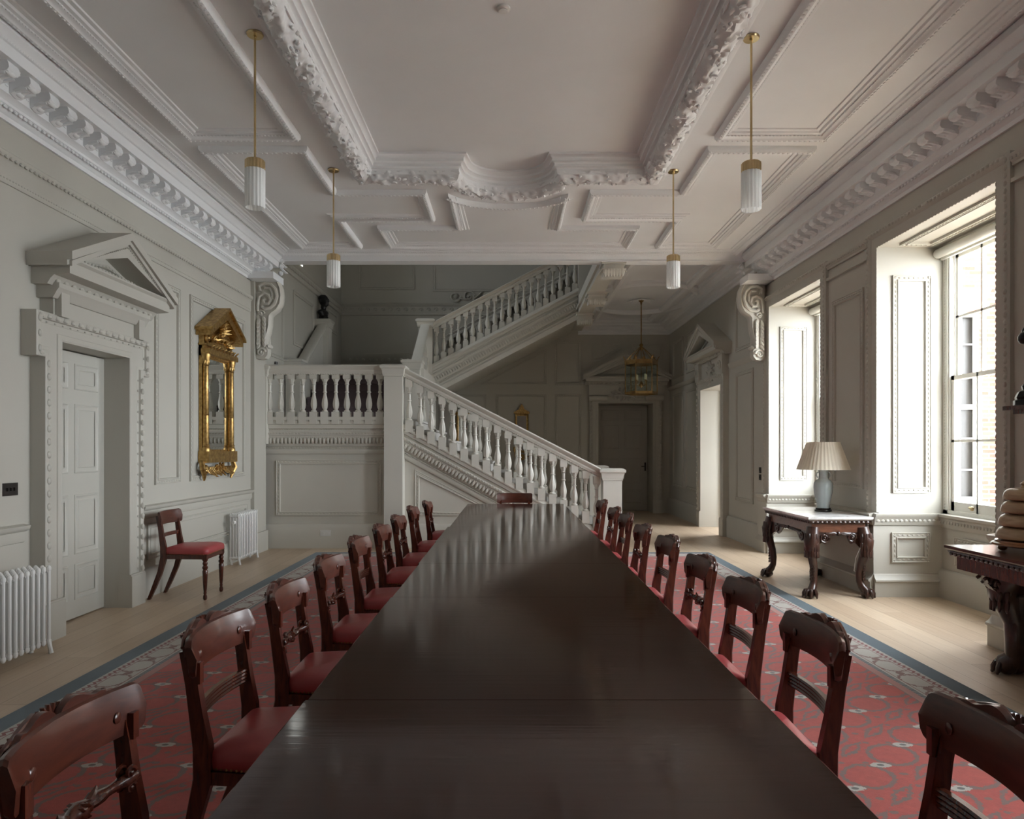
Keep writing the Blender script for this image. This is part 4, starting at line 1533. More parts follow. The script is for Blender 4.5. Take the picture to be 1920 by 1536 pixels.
def make_chair(kind, label, name='dining_chair'):
    t = thing(name, label, 'chair')
    c, w = stile_poly()
    for s in (-1, 1):                # sabre leg running up into the back upright
        g = G()
        vs, fs = [], []
        n = len(c)
        for i in range(n):
            d = Vector(c[min(i + 1, n - 1)]) - Vector(c[max(i - 1, 0)])
            d.normalize()
            nx, nz = -d.y, d.x
            yy = s * (.168 + .014 * min(1, c[i][1] / .4) + .006 * max(0, c[i][1] - .4) / .4)
            for q, e in ((-.5, -.5), (.42, -.5), (.5, -.3), (.5, .3), (.42, .5), (-.5, .5)):
                vs.append((c[i][0] + nx * q * w[i], yy + e * .030, max(0, c[i][1] + nz * q * w[i]) if i else 0))
        k = 6
        for i in range(n - 1):
            for j in range(k):
                fs.append((i * k + j, i * k + (j + 1) % k, (i + 1) * k + (j + 1) % k, (i + 1) * k + j))
        fs += [tuple(range(k))[::-1], tuple((n - 1) * k + j for j in range(k))]
        g.add(vs, fs)
        if kind != 'plain':          # little scroll block where the crest meets the upright
            g.box(-.246, s * .19 - .012, .695, -.228, s * .19 + .012, .76)
        build('rear_leg', g, M_MAHO, t)
    for s in (-1, 1):                # turned front leg
        g = G()
        g.lathe([(.001, 0), (.013, 0), (.019, .015), (.018, .035), (.012, .055), (.016, .065), (.013, .075), (.0175, .12), (.022, .22), (.0245, .275), (.018, .285), (.026, .30), (.026, .312), (.017, .322), (.024, .345), (.017, .362), (.025, .372), (.025, .384)], (.168, s * .202, 0), 14)
        g.box(.145, s * .202 - .023, .382, .191, s * .202 + .023, .43)
        build('front_leg', g, M_MAHO, t)
    g = G()                          # seat rails
    g.prism(lambda a, b, h: (a, b, h), [(-.222, -.19), (.190, -.228), (.190, .228), (-.222, .19)], .385, .425)
    build('seat_rail', g, M_MAHO, t)
    g = G()                          # upholstered seat
    out = []
    cor = [(-.222, -.182, .03), (.200, -.232, .05), (.200, .232, .05), (-.222, .182, .03)]
    for ci, (px, py, r) in enumerate(cor):
        sx_ = 1 if px > 0 else -1
        sy_ = 1 if py > 0 else -1
        a0 = {0: pi, 1: 1.5 * pi, 2: 0, 3: .5 * pi}[ci]
        for q in range(5):
            a = a0 + pi / 2 * q / 4
            out.append((px - sx_ * r + r * cos(a), py - sy_ * r + r * sin(a)))
    rings = [(.985, .425), (1.01, .432), (1.02, .455), (1.0, .478), (.93, .492), (.78, .502), (.5, .510), (.2, .513)]
    n = len(out)
    vs = [((x) * s_, y * s_, z) for s_, z in rings for x, y in out]
    fs = [(i * n + j, i * n + (j + 1) % n, (i + 1) * n + (j + 1) % n, (i + 1) * n + j) for i in range(len(rings) - 1) for j in range(n)]
    fs += [tuple((len(rings) - 1) * n + j for j in range(n)), tuple(range(n))[::-1]]
    g.add(vs, fs)
    se = build('seat', g, M_SEAT, t, sharp=70)
    g = G()
    per = out + [out[0]]
    for i in range(n):
        A, B = Vector(per[i]), Vector(per[i + 1])
        L = (B - A).length
        cnum = max(1, int(L / .016))
        for q in range(cnum):
            p = A.lerp(B, (q + .5) / cnum) * 1.012
            g.ball((p.x, p.y, .431), (.0045, .0045, .0045), 4, 3)
    build('nail_heads', g, M_OLDBRASS, se)
    # curved crest rail
    g = G()
    ys_ = [-.232 + .464 * i / 58 for i in range(59)]
    sec = []
    for y in ys_:
        ay = abs(y)
        zt, zb = {'carved': (.820, .708), 'reeded': (.833, .720), 'plain': (.828, .706)}[kind]
        if kind == 'carved':
            pass
        elif kind == 'reeded':
            pass
        if kind == 'reeded':         # lobed ends
            if ay > .197:
                e = (ay - .197) / .035
                zt -= .022 * e ** 4; zb += .022 * e ** 4
        elif ay > .218:
            e = (ay - .218) / .014
            zt -= .012 * e * e; zb += .012 * e * e
        x0 = -.294 + arc_x(y, .85)
        tilt = .012
        th = .020
        sec.append([(x0 - .0, y, zb), (x0 - tilt, y, zt), (x0 - tilt + th * .5, y, zt + .004), (x0 - tilt + th, y, zt), (x0 + th + .004, y, (zb + zt) / 2), (x0 + th, y, zb), (x0 + th * .5, y, zb - .004)])
    k = 7
    vs = [p for s_ in sec for p in s_]
    fs = [(i * k + j, i * k + (j + 1) % k, (i + 1) * k + (j + 1) % k, (i + 1) * k + j) for i in range(len(sec) - 1) for j in range(k)]
    fs += [tuple(range(k))[::-1], tuple((len(sec) - 1) * k + j for j in range(k))]
    g.add(vs, fs)
    cr = build('crest_rail', g, M_RAIL, t, sharp=28)
    if kind != 'plain':
        g = G()
        # carved scrolls and leaves along the outer (rear) top edge, on a shaped backing
        zq = lambda ay: (.852 + .020 * math.exp(-((ay - .055) / .045) ** 2) - .012 * math.exp(-(ay / .012) ** 2) + .006 * math.exp(-((ay - .135) / .012) ** 2) - .030 * max(0, (ay - .14) / .08)) - (.026 if kind == 'carved' else .013)
        vs, nb = [], 60
        for i in range(nb + 1):
            y = -.212 + .424 * i / nb
            xb = -.300 + arc_x(y, .85)
            for a_, b_ in ((-.010, .78), (-.016, zq(abs(y)) - .006), (-.010, zq(abs(y))), (.004, zq(abs(y)) - .001), (.006, .78)):
                vs.append((xb + a_, y, b_))
        g.add(vs, [(i * 5 + j, i * 5 + (j + 1) % 5, (i + 1) * 5 + (j + 1) % 5, (i + 1) * 5 + j) for i in range(nb) for j in range(5)] + [(0, 1, 2, 3, 4), tuple(nb * 5 + j for j in range(5))])
        dzc = -.026 if kind == 'carved' else -.013
        T = lambda a, b, h: (-.316 + arc_x(a, .85) - h, a, b + dzc)
        for s in (-1, 1):
            g.spiral(T, s * .055, .836, .026, 1.5, .0075, 0, pi if s > 0 else 0, s, 6)
            g.spiral(T, s * .158, .822, .022, 1.3, .0065, 0, 0 if s > 0 else pi, -s, 6)
            pts = [T(s * .03, .856, 0), T(s * .06, .865, 0), T(s * .10, .856, 0), T(s * .14, .845, 0), T(s * .18, .842, 0), T(s * .215, .822, 0)]
            g.tube(pts, [.006, .009, .009, .008, .007, .005], 6)
            for q in range(6):
                leaf(g, T(s * (.07 + .018 * q), .826, .002), (0, s * .5, 1 if q % 2 else .6), .026, .008, .006, .1, (-1, 0, 0))
            g.ball((-.270 + arc_x(.150, .85), s * .150, .785 + dzc), (.004, .014, .014), 8, 5)
        for q in range(7):
            leaf(g, T((q - 3) * .007, .832, .002), (0, (q - 3) * .28, 1), .038, .008, .006, .1, (-1, 0, 0))
        build('crest_carving', g, M_RAIL, cr)
    # cross bar of the back
    g = G()
    zc = .605
    if kind == 'carved':
        pts, rs = [], []
        for i in range(21):
            y = -.19 + .38 * i / 20
            f = abs(y) / .19
            r = .012 + .013 * math.exp(-(f / .14) ** 2) + .008 * math.exp(-((f - .85) / .12) ** 2) + .006 * math.exp(-((f - .35) / .08) ** 2)
            pts.append((-.254 + arc_x(y, .7), y, zc)); rs.append(r)
        g.tube(pts, rs, 10)
        T = lambda a, b, h: (-.254 + arc_x(a, .7) - h, a, b)
        for s in (-1, 1):
            for hh in (-.012, .012):
                g.spiral(T, s * .158, zc + .018, .016, 1.2, .006, hh)
                g.spiral(T, s * .158, zc - .018, .014, 1.2, .006, hh)
            for q in range(4):
                leaf(g, T(s * .02, zc, 0), (.45 * cos(q * 1.57), s * 1.2, .45 * sin(q * 1.57)), .055, .010, .007, .1)
        for q in range(8):
            a = q * pi / 4
            g.ball((-.254, .016 * cos(a), zc + .016 * sin(a)), (.026, .008, .008), 6, 4)
    else:
        nseg = 14
        hh = .024 if kind == 'reeded' else .018
        pr = [(-.010, -hh), (.006, -hh)]
        if kind == 'reeded':
            for q in range(4):
                z0 = -hh + 2 * hh * q / 4
                z1 = -hh + 2 * hh * (q + 1) / 4
                pr += [(.006, z0 + .001), (.010, (z0 + z1) / 2), (.006, z1 - .001)]
        else:
            pr += [(.009, 0)]
        pr += [(.006, hh), (-.010, hh)]
        vs = []
        for i in range(nseg + 1):
            y = -.19 + .38 * i / nseg
            for a_, b_ in pr:
                vs.append((-.262 + arc_x(y, .7) + a_, y, zc + b_))
        k = len(pr)
        fs = [(i * k + j, i * k + (j + 1) % k, (i + 1) * k + (j + 1) % k, (i + 1) * k + j) for i in range(nseg) for j in range(k)]
        fs += [tuple(range(k))[::-1], tuple(nseg * k + j for j in range(k))]
        g.add(vs, fs)
    build('cross_bar', g, M_MAHO, t)
    return t


protos = {}
LAB = {'carved': 'knobbed', 'reeded': 'reeded'}


def chair(kind, x, y, rz, label, group=None):
    if kind not in protos:
        t = make_chair(kind, label)
        protos[kind] = t
    else:
        t = copy_tree(protos[kind])
    t.location = (x, y, .013 if abs(x) < 2.6 and y < 9.8 else 0)
    t.rotation_euler = (0, 0, rz)
    t['label'] = label
    if group: t['group'] = group
    elif 'group' in t: del t['group']
    return t


ordw = ['nearest', 'second nearest', 'third nearest', 'fourth nearest', 'fifth nearest', 'fourth farthest', 'third farthest', 'second farthest', 'farthest']
Lk = ['carved', 'reeded', 'carved', 'carved', 'reeded', 'carved', 'carved', 'reeded', 'carved']
Ly = [1.57, 2.36, 3.06, 3.80, 4.54, 5.38, 6.14, 6.98, 7.86]
Rk = ['reeded', 'reeded', 'reeded', 'carved', 'reeded', 'carved', 'reeded', 'carved', 'reeded']
Ry = [1.49, 2.34, 3.03, 3.80, 4.58, 5.40, 6.20, 7.02, 7.86]
XO = -.70
rr_ = random.Random(2)
for i in range(9):
    txt = 'mahogany chair with %s back bar, %s in the row left of the long table' % (LAB[Lk[i]], ordw[i])
    dx, rz = 0, rr_.uniform(-.03, .03)
    if i == 0:
        dx, rz = -.01, -.02
    if i == 8: dx = .05
    chair(Lk[i], XO + dx + rr_.uniform(-.01, .01), Ly[i], rz, txt, 'chairs along the long table')
for i in range(9):
    txt = 'mahogany chair with %s back bar, %s in the row on the window side' % (LAB[Rk[i]], ordw[i])
    rz = pi + rr_.uniform(-.03, .03)
    if i == 0: rz = pi - .06
    chair(Rk[i], .06 * 2 - XO - .080 + rr_.uniform(-.01, .01), Ry[i], rz, txt, 'chairs along the long table')
chair('plain', .05, 9.16, -pi / 2, 'plain chair at the far head of the table, only its wide crest rail showing')
chair('plain', -3.06, 6.94, .03, 'red seated mahogany chair standing alone against the left wall beside the door')


# ================================================================ CARVED CONSOLE TABLES
def console(name, label, cx, cy, w, d, H, topmat, wmat, ix=0, iy=0, K=1.15):
    """w across x, d along y"""
    t = thing(name, label, 'table', (cx, cy, 0))
    g = G()
    T = lambda a, b, h: (a, b, H + h)
    hw, hd = w / 2, d / 2
    g.prism(T, rect(-hw, -hd, hw, hd), -.002, 0)
    pth = rect(-hw, -hd, hw, hd)
    g.sweep(T, pth, [(.004, 0), (0, -.004), (0, -.018), (.006, -.024), (.012, -.030), (.02, -.034), (.03, -.034)], True, 1)
    g.prism(T, rect(-hw + .02, -hd + .02, hw - .02, hd - .02), -.034, -.002)
    build('table_top', g, topmat, t, sharp=8)
    g = G()
    ins = .035
    fw, fd = hw - ins, hd - ins
    f = rect(-fw - .01, -fd - .01, fw + .01, fd + .01)
    g.sweep(T, f, [(-.012, -.034), (-.006, -.045), (.004, -.060), (.014, -.066), (.03, -.066)], True, 1)
    g.blobs(T, f, .044, -.004, -.052, (.016, .010, .015), True, 1, 6, 4)
    build('carved_border', g, M_DARKW, t)
    g = G()
    fi = rect(-fw + .018, -fd + .018, fw - .018, fd - .018)
    g.prism(T, fi, -.15, -.036)
    build('frieze', g, wmat, t)
    fw -= ix; fd -= iy
    # pierced scroll apron on each side
    g = G()
    zb = H - .15
    sides = [(lambda a, b, h: (a, -fd + .03 - h, b), fw - .06), (lambda a, b, h: (a, fd - .03 + h, b), fw - .06),
             (lambda a, b, h: (-fw + .03 - h, a, b), fd - .06), (lambda a, b, h: (fw - .03 + h, a, b), fd - .06)]
    for TT, L in sides:
        for s in (-1, 1):
            poly = [(s * L, zb + .02), (s * L * .98, zb - .15), (s * L * .80, zb - .11), (s * L * .72, zb - .10), (s * L * .58, zb - .115), (s * L * .48, zb - .09), (s * L * .36, zb - .035), (s * L * .2, zb - .02), (0, zb - .035), (0, zb + .02)]
            g.prism(TT, poly, -.012, .006)
            g.spiral(TT, s * L * .62, zb - .055, .048, 1.8, .010, .010, 0, s)
            g.tube([TT(s * L * .56, zb - .01, .008), TT(s * L * .4, zb - .012, .010), TT(s * L * .2, zb - .004, .010), TT(0, zb - .02, .012)], [.008, .012, .010, .006], 6)
            for q in range(5):
                leaf(g, TT(s * L * (.46 - .09 * q), zb - .012, .008), [TT(s * 1, 0, 0)[i] - TT(0, 0, 0)[i] + (0, 0, -.7)[i] for i in range(3)], .055, .013, .008, .3)
        g.ball(TT(0, zb - .01, .012), .02, 8, 5)
    if ix:                            # carved wing brackets outside the inset legs
        for sx_ in (-1, 1):
            for sy_ in (-1, 1):
                for ax_ in (0, 1):
                    bx, by = sx_ * (fw - .03), sy_ * (fd - .03)
                    TT = (lambda a, b, h: (bx + sx_ * a, by + h, b)) if ax_ == 0 else (lambda a, b, h: (bx + h, by + sy_ * a, b))
                    g.prism(TT, [(0, zb), (.20, zb), (.17, zb - .03), (.15, zb - .075), (.10, zb - .12), (.06, zb - .17), (0, zb - .22)], -.03, .03)
                    for h_ in (-.034, .034):
                        g.spiral(TT, .10, zb - .06, .05, 1.6, .012, h_)
                        g.spiral(TT, .03, zb - .12, .04, 1.5, .010, h_)
                        for q in range(5):
                            p_, d_ = Vector(TT(.17 - .03 * q, zb - .02 - .03 * q, h_)), Vector(TT(1, -.8, 0)) - Vector(TT(0, 0, 0))
                            leaf(g, p_, d_, .028, .013, .010, .1)
    build('apron', g, M_DARKW, t)
    for sx_ in (-1, 1):
        for sy_ in (-1, 1):
            g = G()
            bx, by = sx_ * (fw - .035), sy_ * (fd - .035)
            dv = Vector((sx_, sy_, 0)).normalized()
            cu = [(-.005, H - .10, .050 * K), (.005, H - .17, .056 * K), (.038, H - .24, .058 * K), (.040, H - .30, .048 * K), (.014, H - .38, .038 * K), (-.018, H - .47, .032 * K), (-.030, H - .55, .029 * K), (-.026, .15, .028 * K), (-.004, .10, .032 * K), (.024, .07, .036 * K), (.036, .045, .034 * K)]
            g.tube([(bx + dv.x * a, by + dv.y * a, z) for a, z, r in cu], [r for a, z, r in cu], 12)
            # knee leaves and scales
            for q in range(9):
                an = atan2(dv.y, dv.x) + (q - 4) * .42
                dr = Vector((cos(an), sin(an), 0))
                for zz, ll in ((H - .16, .09), (H - .23, .10), (H - .30, .09)):
                    leaf(g, Vector((bx + dv.x * .02, by + dv.y * .02, zz)) + dr * .046 * K, (dr.x * .25, dr.y * .25, -1), ll, .016, .010, -.15, (dr.x, dr.y, 0))
            for q in range(10):
                zz = H - .42 - q * .03
                if zz < .16: break
                for e in (-.5, 0, .5):
                    an = atan2(dv.y, dv.x) + e
                    g.ball((bx + dv.x * -.012 + cos(an) * .031, by + dv.y * -.012 + sin(an) * .031, zz), (.009, .009, .016), 5, 4)
            tt = (Vector((-dv.y, dv.x, 0)))
            for q in (-1, 1):
                g.spiral(lambda a, b, h: (bx + dv.x * (.055 + h) + tt.x * a, by + dv.y * (.055 + h) + tt.y * a, b), q * .028, H - .19, .022, 1.3, .007, 0, 0, q)
            lg = build('leg', g, M_DARKW, t)
            # paw with four toes
            g = G()
            fc = Vector((bx, by, 0)) + dv * .030
            g.ball((fc.x, fc.y, .038), (.052, .052, .038), 12, 7)
            for e in (-1.1, -.38, .38, 1.1):
                an = atan2(dv.y, dv.x) + e
                dr = Vector((cos(an), sin(an), 0))
                p0 = fc + dr * .034
                g.tube([(p0.x, p0.y, .075), (p0.x + dr.x * .022, p0.y + dr.y * .022, .070), (p0.x + dr.x * .034, p0.y + dr.y * .034, .045), (p0.x + dr.x * .038, p0.y + dr.y * .038, .016)], [.013, .017, .017, .012], 8)
                g.ball((p0.x + dr.x * .042, p0.y + dr.y * .042, .014), (.010, .010, .013), 7, 4)
            build('paw_foot', g, M_DARKW, lg)
    return t


console('console_table', 'carved table with a white marble top and claw feet between the windows', 3.14, 7.42, .62, 1.24, .775, M_MARBLE, M_BROWNW)
console('console_table', 'dark mahogany carved side table at the right edge with a wooden model on top', 3.165, 3.98, .60, 1.50, .79, M_RAIL, M_MAHO, .22, .16, 1.85)

# ---- lamp on the marble table
lz = .776
lp = thing('table_lamp', 'porcelain vase lamp with a pleated cream shade on the marble table', 'lamp', (3.25, 7.44, lz))
g = G(); g.lathe([(.001, 0), (.078, 0), (.085, .008), (.082, .018), (.070, .022), (.074, .03), (.072, .036), (.001, .036)], n=28)
for q in range(4):
    g.ball((.07 * cos(q * pi / 2 + .5), .07 * sin(q * pi / 2 + .5), .006), (.014, .014, .006))
build('lamp_base', g, M_BLACK, lp)
g = G(); g.lathe([(.001, .036), (.058, .036), (.060, .05), (.072, .11), (.088, .19), (.094, .25), (.090, .295), (.072, .325), (.052, .335), (.046, .345), (.044, .375), (.044, .41), (.052, .43), (.05, .435), (.001, .435)], n=32)
for s in (-1, 1):
    g.tube([(s * .048, 0, .41), (s * .066, 0, .40), (s * .070, 0, .375), (s * .055, 0, .35)], .008, 7)
build('lamp_vase', g, M_PORC, lp, sharp=60)
g = G()
N = 160
pr = [(.262, .435), (.258, .44), (.162, .715), (.165, .72)]
g.lathe(pr, (0, 0, 0), N, lambda a, z: .012 * cos(a * 40) * 1.0, capz=False)
build('lamp_shade', g, M_SHADE, lp, sharp=80)
g = G()
g.tube([(0, 0, .435), (0, 0, .68)], .006, 7); g.ball((0, 0, .56), (.028, .028, .045), 10, 7)
for q in range(3):
    a = q * 2.094
    g.tube([(0, 0, .70), (.163 * cos(a), .163 * sin(a), .712)], .0025, 5)
build('lamp_holder', g, M_BRASS, lp)
g = G()
g.tube([(.07, 0, .006), (.14, -.10, .004), (.215, -.28, .006), (.235, -.40, .003), (.222, -.52, -.03), (.19, -.5, -.2), (.12, -.45, -.42), (.13, -.40, -.55), (.20, -.36, -.59), (.27, -.30, -.52), (.30, -.25, -.3)], .003, 6)
build('lamp_cord', g, M_WHITEP, lp)

# ---- stacked turned wooden model on the near console
md = thing('wooden_model', 'tiered pale wooden model on a turned foot on the dark side table', 'model', (3.17, 4.40, .791))
g = G()
for q in range(3):
    a = q * 2.094 + .6
    g.ball((.12 * cos(a), .12 * sin(a), .018), (.026, .026, .018), 10, 6)
g.lathe([(.001, .034), (.165, .034), (.185, .042), (.18, .052), (.165, .058), (.16, .068), (.11, .074), (.001, .074)], n=36)
build('model_foot', g, M_AMBER, md)
for q in range(4):
    z0 = .076 + q * .080
    R = .158 - .013 * q
    g = G()
    g.lathe([(.001, z0), (R - .012, z0), (R - .002, z0 + .006), (R, z0 + .020), (R - .006, z0 + .045), (R - .020, z0 + .064), (R - .042, z0 + .074), (.04, z0 + .077), (.001, z0 + .077)], n=36)
    build('wooden_tier', g, M_TREEN, md)
g = G(); g.lathe([(.001, .393), (.03, .393), (.022, .405), (.03, .42), (.012, .435), (.001, .44)], n=12)
build('finial', g, M_TREEN, md)

# ---- dark carved figure on a shelf at the right edge
sf = thing('wall_shelf', 'narrow dark wooden bracket shelf on the right wall carrying a carved figure', 'shelf', (XR, 4.32, .045))
g = G(); g.box(-.40, -.26, 1.625, 0, .26, 1.65); g.box(-.36, -.22, 1.60, 0, .22, 1.625)
build('shelf_board', g, M_MAHO, sf)
g = G()
g.prism(lambda a, b, h: (a, h, b), [(0, 1.60), (-.30, 1.60), (-.26, 1.54), (-.07, 1.48), (-.03, 1.38), (0, 1.36)], -.04, .04)
build('shelf_bracket', g, M_MAHO, sf)
fg = thing('carved_figure', 'tall dark carved candlestick figure cut by the right edge of the picture', 'ornament', (XR - .270, 4.45, 1.696))
g = G()
g.lathe([(.001, 0), (.155, 0), (.155, .03), (.14, .035), (.145, .05), (.125, .085), (.10, .095), (.105, .12), (.075, .15), (.065, .19), (.060, .26), (.064, .33), (.085, .345), (.07, .37), (.08, .42), (.09, .46), (.07, .49), (.001, .50)], n=16, mod=lambda a, z: .08 * cos(4 * a))
build('figure_stem', g, M_BRONZE, fg)
g = G()
g.ball((0, 0, .44), (.10, .09, .07), 10, 7); g.ball((-.09, .02, .42), .04); g.ball((.07, -.06, .42), .035); g.ball((-.03, .07, .47), .035); g.ball((-.08, -.03, .37), .03); g.ball((-.05, .0, .33), .03)
build('figure_head', g, M_BRONZE, fg)
fg.scale = (.84, .84, 1)

# ================================================================ PENDANTS
def pendant():
    t = thing('pendant_light', '', 'ceiling light')
    g = G(); g.lathe([(.001, 0), (.052, 0), (.055, -.006), (.050, -.016), (.012, -.018), (.012, -.03), (.001, -.03)], n=24)
    build('canopy', g, M_BRASS, t)
    g = G(); g.tube([(0, 0, -.02), (0, 0, -.835)], .0075, 10)
    build('rod', g, M_BRASS, t)
    g = G(); g.lathe([(.001, -.832), (.055, -.830), (.0595, -.838), (.0595, -.892), (.055, -.893), (.001, -.893)], n=96, mod=lambda a, z: .09 * abs(sin(a * 8)) * (abs(z) > .832))
    build('brass_cap', g, M_BRASS, t)
    g = G()
    g.lathe([(.048, -.894), (.060, -.895), (.060, -1.14), (.056, -1.145), (.053, -1.14), (.053, -.90)], n=128, mod=lambda a, z: .09 * abs(sin(a * 8)), capz=False)
    build('glass_shade', g, M_RIB, t, sharp=70)
    g = G(); g.lathe([(.001, -.893), (.018, -.893), (.018, -.95), (.026, -.98), (.03, -1.03), (.02, -1.07), (.001, -1.08)], n=12)
    build('bulb', g, M_WHITEP, t)
    return t


p0 = pendant()
for i, (x, y, lab) in enumerate([(-1.68, 4.69, 'left near one of four brass rod pendants with ribbed glass'), (1.59, 4.73, 'right near one of four brass rod pendants with ribbed glass'),
                                 (-1.73, 6.97, 'left far one of four brass rod pendants, in front of the stairwell'), (1.59, 7.0, 'right far one of four brass rod pendants, in front of the hall ceiling')]):
    o = p0 if i == 0 else copy_tree(p0)
    o.location = (x, y, ZC)
    o['label'] = lab
    o['group'] = 'ribbed glass pendants'

g = G(); g.lathe([(.001, 0), (.045, 0), (.045, -.012), (.03, -.018), (.03, -.024), (.001, -.026)], (0, 0, 0), 20)
build('smoke_detector', g, M_WHITEP, None, label='small round white smoke detector in the middle of the ceiling', cat='smoke detector', loc=(-.05, 4.66, ZU))

# ================================================================ LANTERN
la = thing('hall_lantern', 'hexagonal glass and brass lantern hanging in the hall before the far door', 'lantern', (2.46, 13.5, 0))
g = G(); g.lathe([(.001, ZH), (.05, ZH), (.055, ZH - .02), (.02, ZH - .05), (.012, ZH - .10), (.001, ZH - .1)], n=16)
g.tube([(0, 0, ZH - .08), (0, 0, 3.40)], .010, 8)
g.lathe([(.001, 3.42), (.02, 3.42), (.045, 3.39), (.02, 3.36), (.04, 3.33), (.02, 3.30), (.001, 3.28)], n=12)
build('rod', g, M_OLDBRASS, la)
R6 = .30
z0, z1 = 2.46, 3.02
hexp = [(R6 * cos(pi / 3 * i + .0 + pi / 6 * 0), R6 * sin(pi / 3 * i)) for i in range(6)]
g = G()
for i in range(6):
    x, y = hexp[i]; x2, y2 = hexp[(i + 1) % 6]
    g.box(x - .009, y - .009, z0, x + .009, y + .009, z1)
T = lambda a, b, h: (a, b, h)
for z, hh in ((z0, .045), (z1, .06)):
    g.sweep(T, hexp, [(-.012, z), (-.012, z + hh), (.014, z + hh), (.014, z)], True, 1)
g.sweep(T, [(a * 1.06, b * 1.06) for a, b in hexp], [(0, z1 + .06), (0, z1 + .075), (.04, z1 + .075)], True, 1)
for i in range(6):
    x, y = hexp[i]
    pts = []
    for q in range(9):
        f = q / 8
        rr = 1 - f
        pts.append((x * (rr * .95 + .06), y * (rr * .95 + .06), z1 + .07 + .27 * (f ** 1.6) + .05 * sin(pi * f)))
    g.tube(pts, .008, 6)
    leaf(g, (x, y, z1 + .07), (x * .3, y * .3, 1), .09, .028, .01, .4, (x, y, 0))
    mx, my = (x + hexp[(i + 1) % 6][0]) / 2, (y + hexp[(i + 1) % 6][1]) / 2
    leaf(g, (mx, my, z1 + .06), (0, 0, 1), .07, .03, .008, .1, (mx, my, 0))
build('lantern_frame', g, M_OLDBRASS, la)
for i in range(6):
    x, y = hexp[i]; x2, y2 = hexp[(i + 1) % 6]
    g = G(); g.add([(x, y, z0 + .04), (x2, y2, z0 + .04), (x2, y2, z1), (x, y, z1)], [(0, 1, 2, 3)])
    build('glass_pane', g, M_LGLASS, la)
g = G()
g.tube([(0, 0, 3.30), (0, 0, 2.66)], .006, 6)
g.lathe([(.001, 2.58), (.02, 2.60), (.04, 2.65), (.02, 2.70), (.001, 2.72)], n=12)
for i in range(4):
    a = i * pi / 2 + .5
    g.tube([(0, 0, 2.66), (.06 * cos(a), .06 * sin(a), 2.62), (.12 * cos(a), .12 * sin(a), 2.66), (.12 * cos(a), .12 * sin(a), 2.72)], .007, 6)
    g.lathe([(.001, 2.72), (.028, 2.72), (.03, 2.73), (.001, 2.735)], (.12 * cos(a), .12 * sin(a), 0), 10)
ch = build('candle_cluster', g, M_OLDBRASS, la)
for i in range(4):
    a = i * pi / 2 + .5
    g = G(); g.lathe([(.001, 2.735), (.02, 2.735), (.02, 2.84), (.001, 2.842)], (.12 * cos(a), .12 * sin(a), 0), 10)
    build('candle', g, M_CANDLE, ch)
g = G()
for q in range(10):
    a = q * .628
    leaf(g, (2.46 + .05 * cos(a), 13.5 + .05 * sin(a), ZH - .01), (cos(a), sin(a), -.05), .22 if q % 2 else .15, .035, .012, .1, (0, 0, -1))
build('ceiling_rose', g, M_CEIL, None, kind='structure', label='leafy plaster rose above the lantern')

# ================================================================ GILT MIRRORS
mi = thing('pier_mirror', 'tall gilt mirror with columns and pediment on the left wall', 'mirror', (XL + .005, 8.45, 0))
T = lambda a, b, h: (h, a, b)
W = .42
g = G()
g.tbox(T, -W + .02, 1.30, 0, W - .02, 2.62, .035)
g.tbox(T, -W, 1.27, 0, W, 1.40, .12)
g.tbox(T, -W + .02, 2.48, 0, W - .02, 2.80, .06)
g.tbox(T, -W, 2.60, 0, W, 2.62, .09)
build('back_board', g, M_GILT, mi)
g = G(); g.tbox(T, -W + .105, 1.42, .035, W - .105, 2.46, .040)
build('mirror_plate', g, M_MIRROR, mi)
for s in (-1, 1):
    g = G()
    g.lathe([(.05, 1.40), (.05, 1.43), (.038, 1.45), (.044, 1.47), (.036, 1.48), (.034, 1.8), (.034, 1.81), (.038, 1.815), (.034, 1.82), (.031, 2.36), (.038, 2.37), (.032, 2.38), (.034, 2.40), (.050, 2.46), (.054, 2.48), (.054, 2.50)], (.062, s * (W - .055), 0), 14)
    for q in range(8):
        a = q * pi / 4
        leaf(g, (.062 + .034 * cos(a), s * (W - .055) + .034 * sin(a), 2.39), (cos(a) * .3, sin(a) * .3, 1), .085, .016, .008, -.5, (cos(a), sin(a), 0))
    build('column', g, M_GILT, mi)
g = G()
g.tbox(T, -W, 2.50, .03, W, 2.56, .13)
# pediment
for s in (-1, 1):
    g.prism(T, [(s * (W + .06), 2.78), (0, 3.06), (0, 2.95), (s * (W + .06), 2.70)], 0, .17)
    g.prism(T, [(s * (W + .09), 2.79), (0, 3.09), (0, 3.055), (s * (W + .09), 2.755)], 0, .20)
g.prism(T, [(-W, 2.78), (W, 2.78), (0, 3.0)], 0, .05)
build('pediment', g, M_GILT, mi)
g = G()
rf = random.Random(11)
for s in (-1, 1):
    g = G()
    g.spiral(T, s * .33, 2.69, .075, 1.7, .016, .075, 0, s)
    g.spiral(T, s * .36, 1.18, .06, 1.5, .016, .06, 0, -s)
    g.tube([T(s * .44, 1.28, .05), T(s * .46, 1.20, .07), T(s * .40, 1.12, .06), T(s * .38, 1.07, .05)], [.03, .034, .024, .012], 8)
    for q in range(7):
        leaf(g, T(s * (.24 - .03 * q), 2.66 + .012 * q, .07), (.2, s * cos(q), sin(q)), .08, .022, .014, .5, (1, 0, 0))
        leaf(g, T(s * (.34 - .045 * q), 1.22, .06), (.1, -s * .3, -1), .07 + .06 * rf.random(), .024, .014, .5, (1, 0, 0))
    build('side_scrolls', g, M_GILT, mi)
g = G()
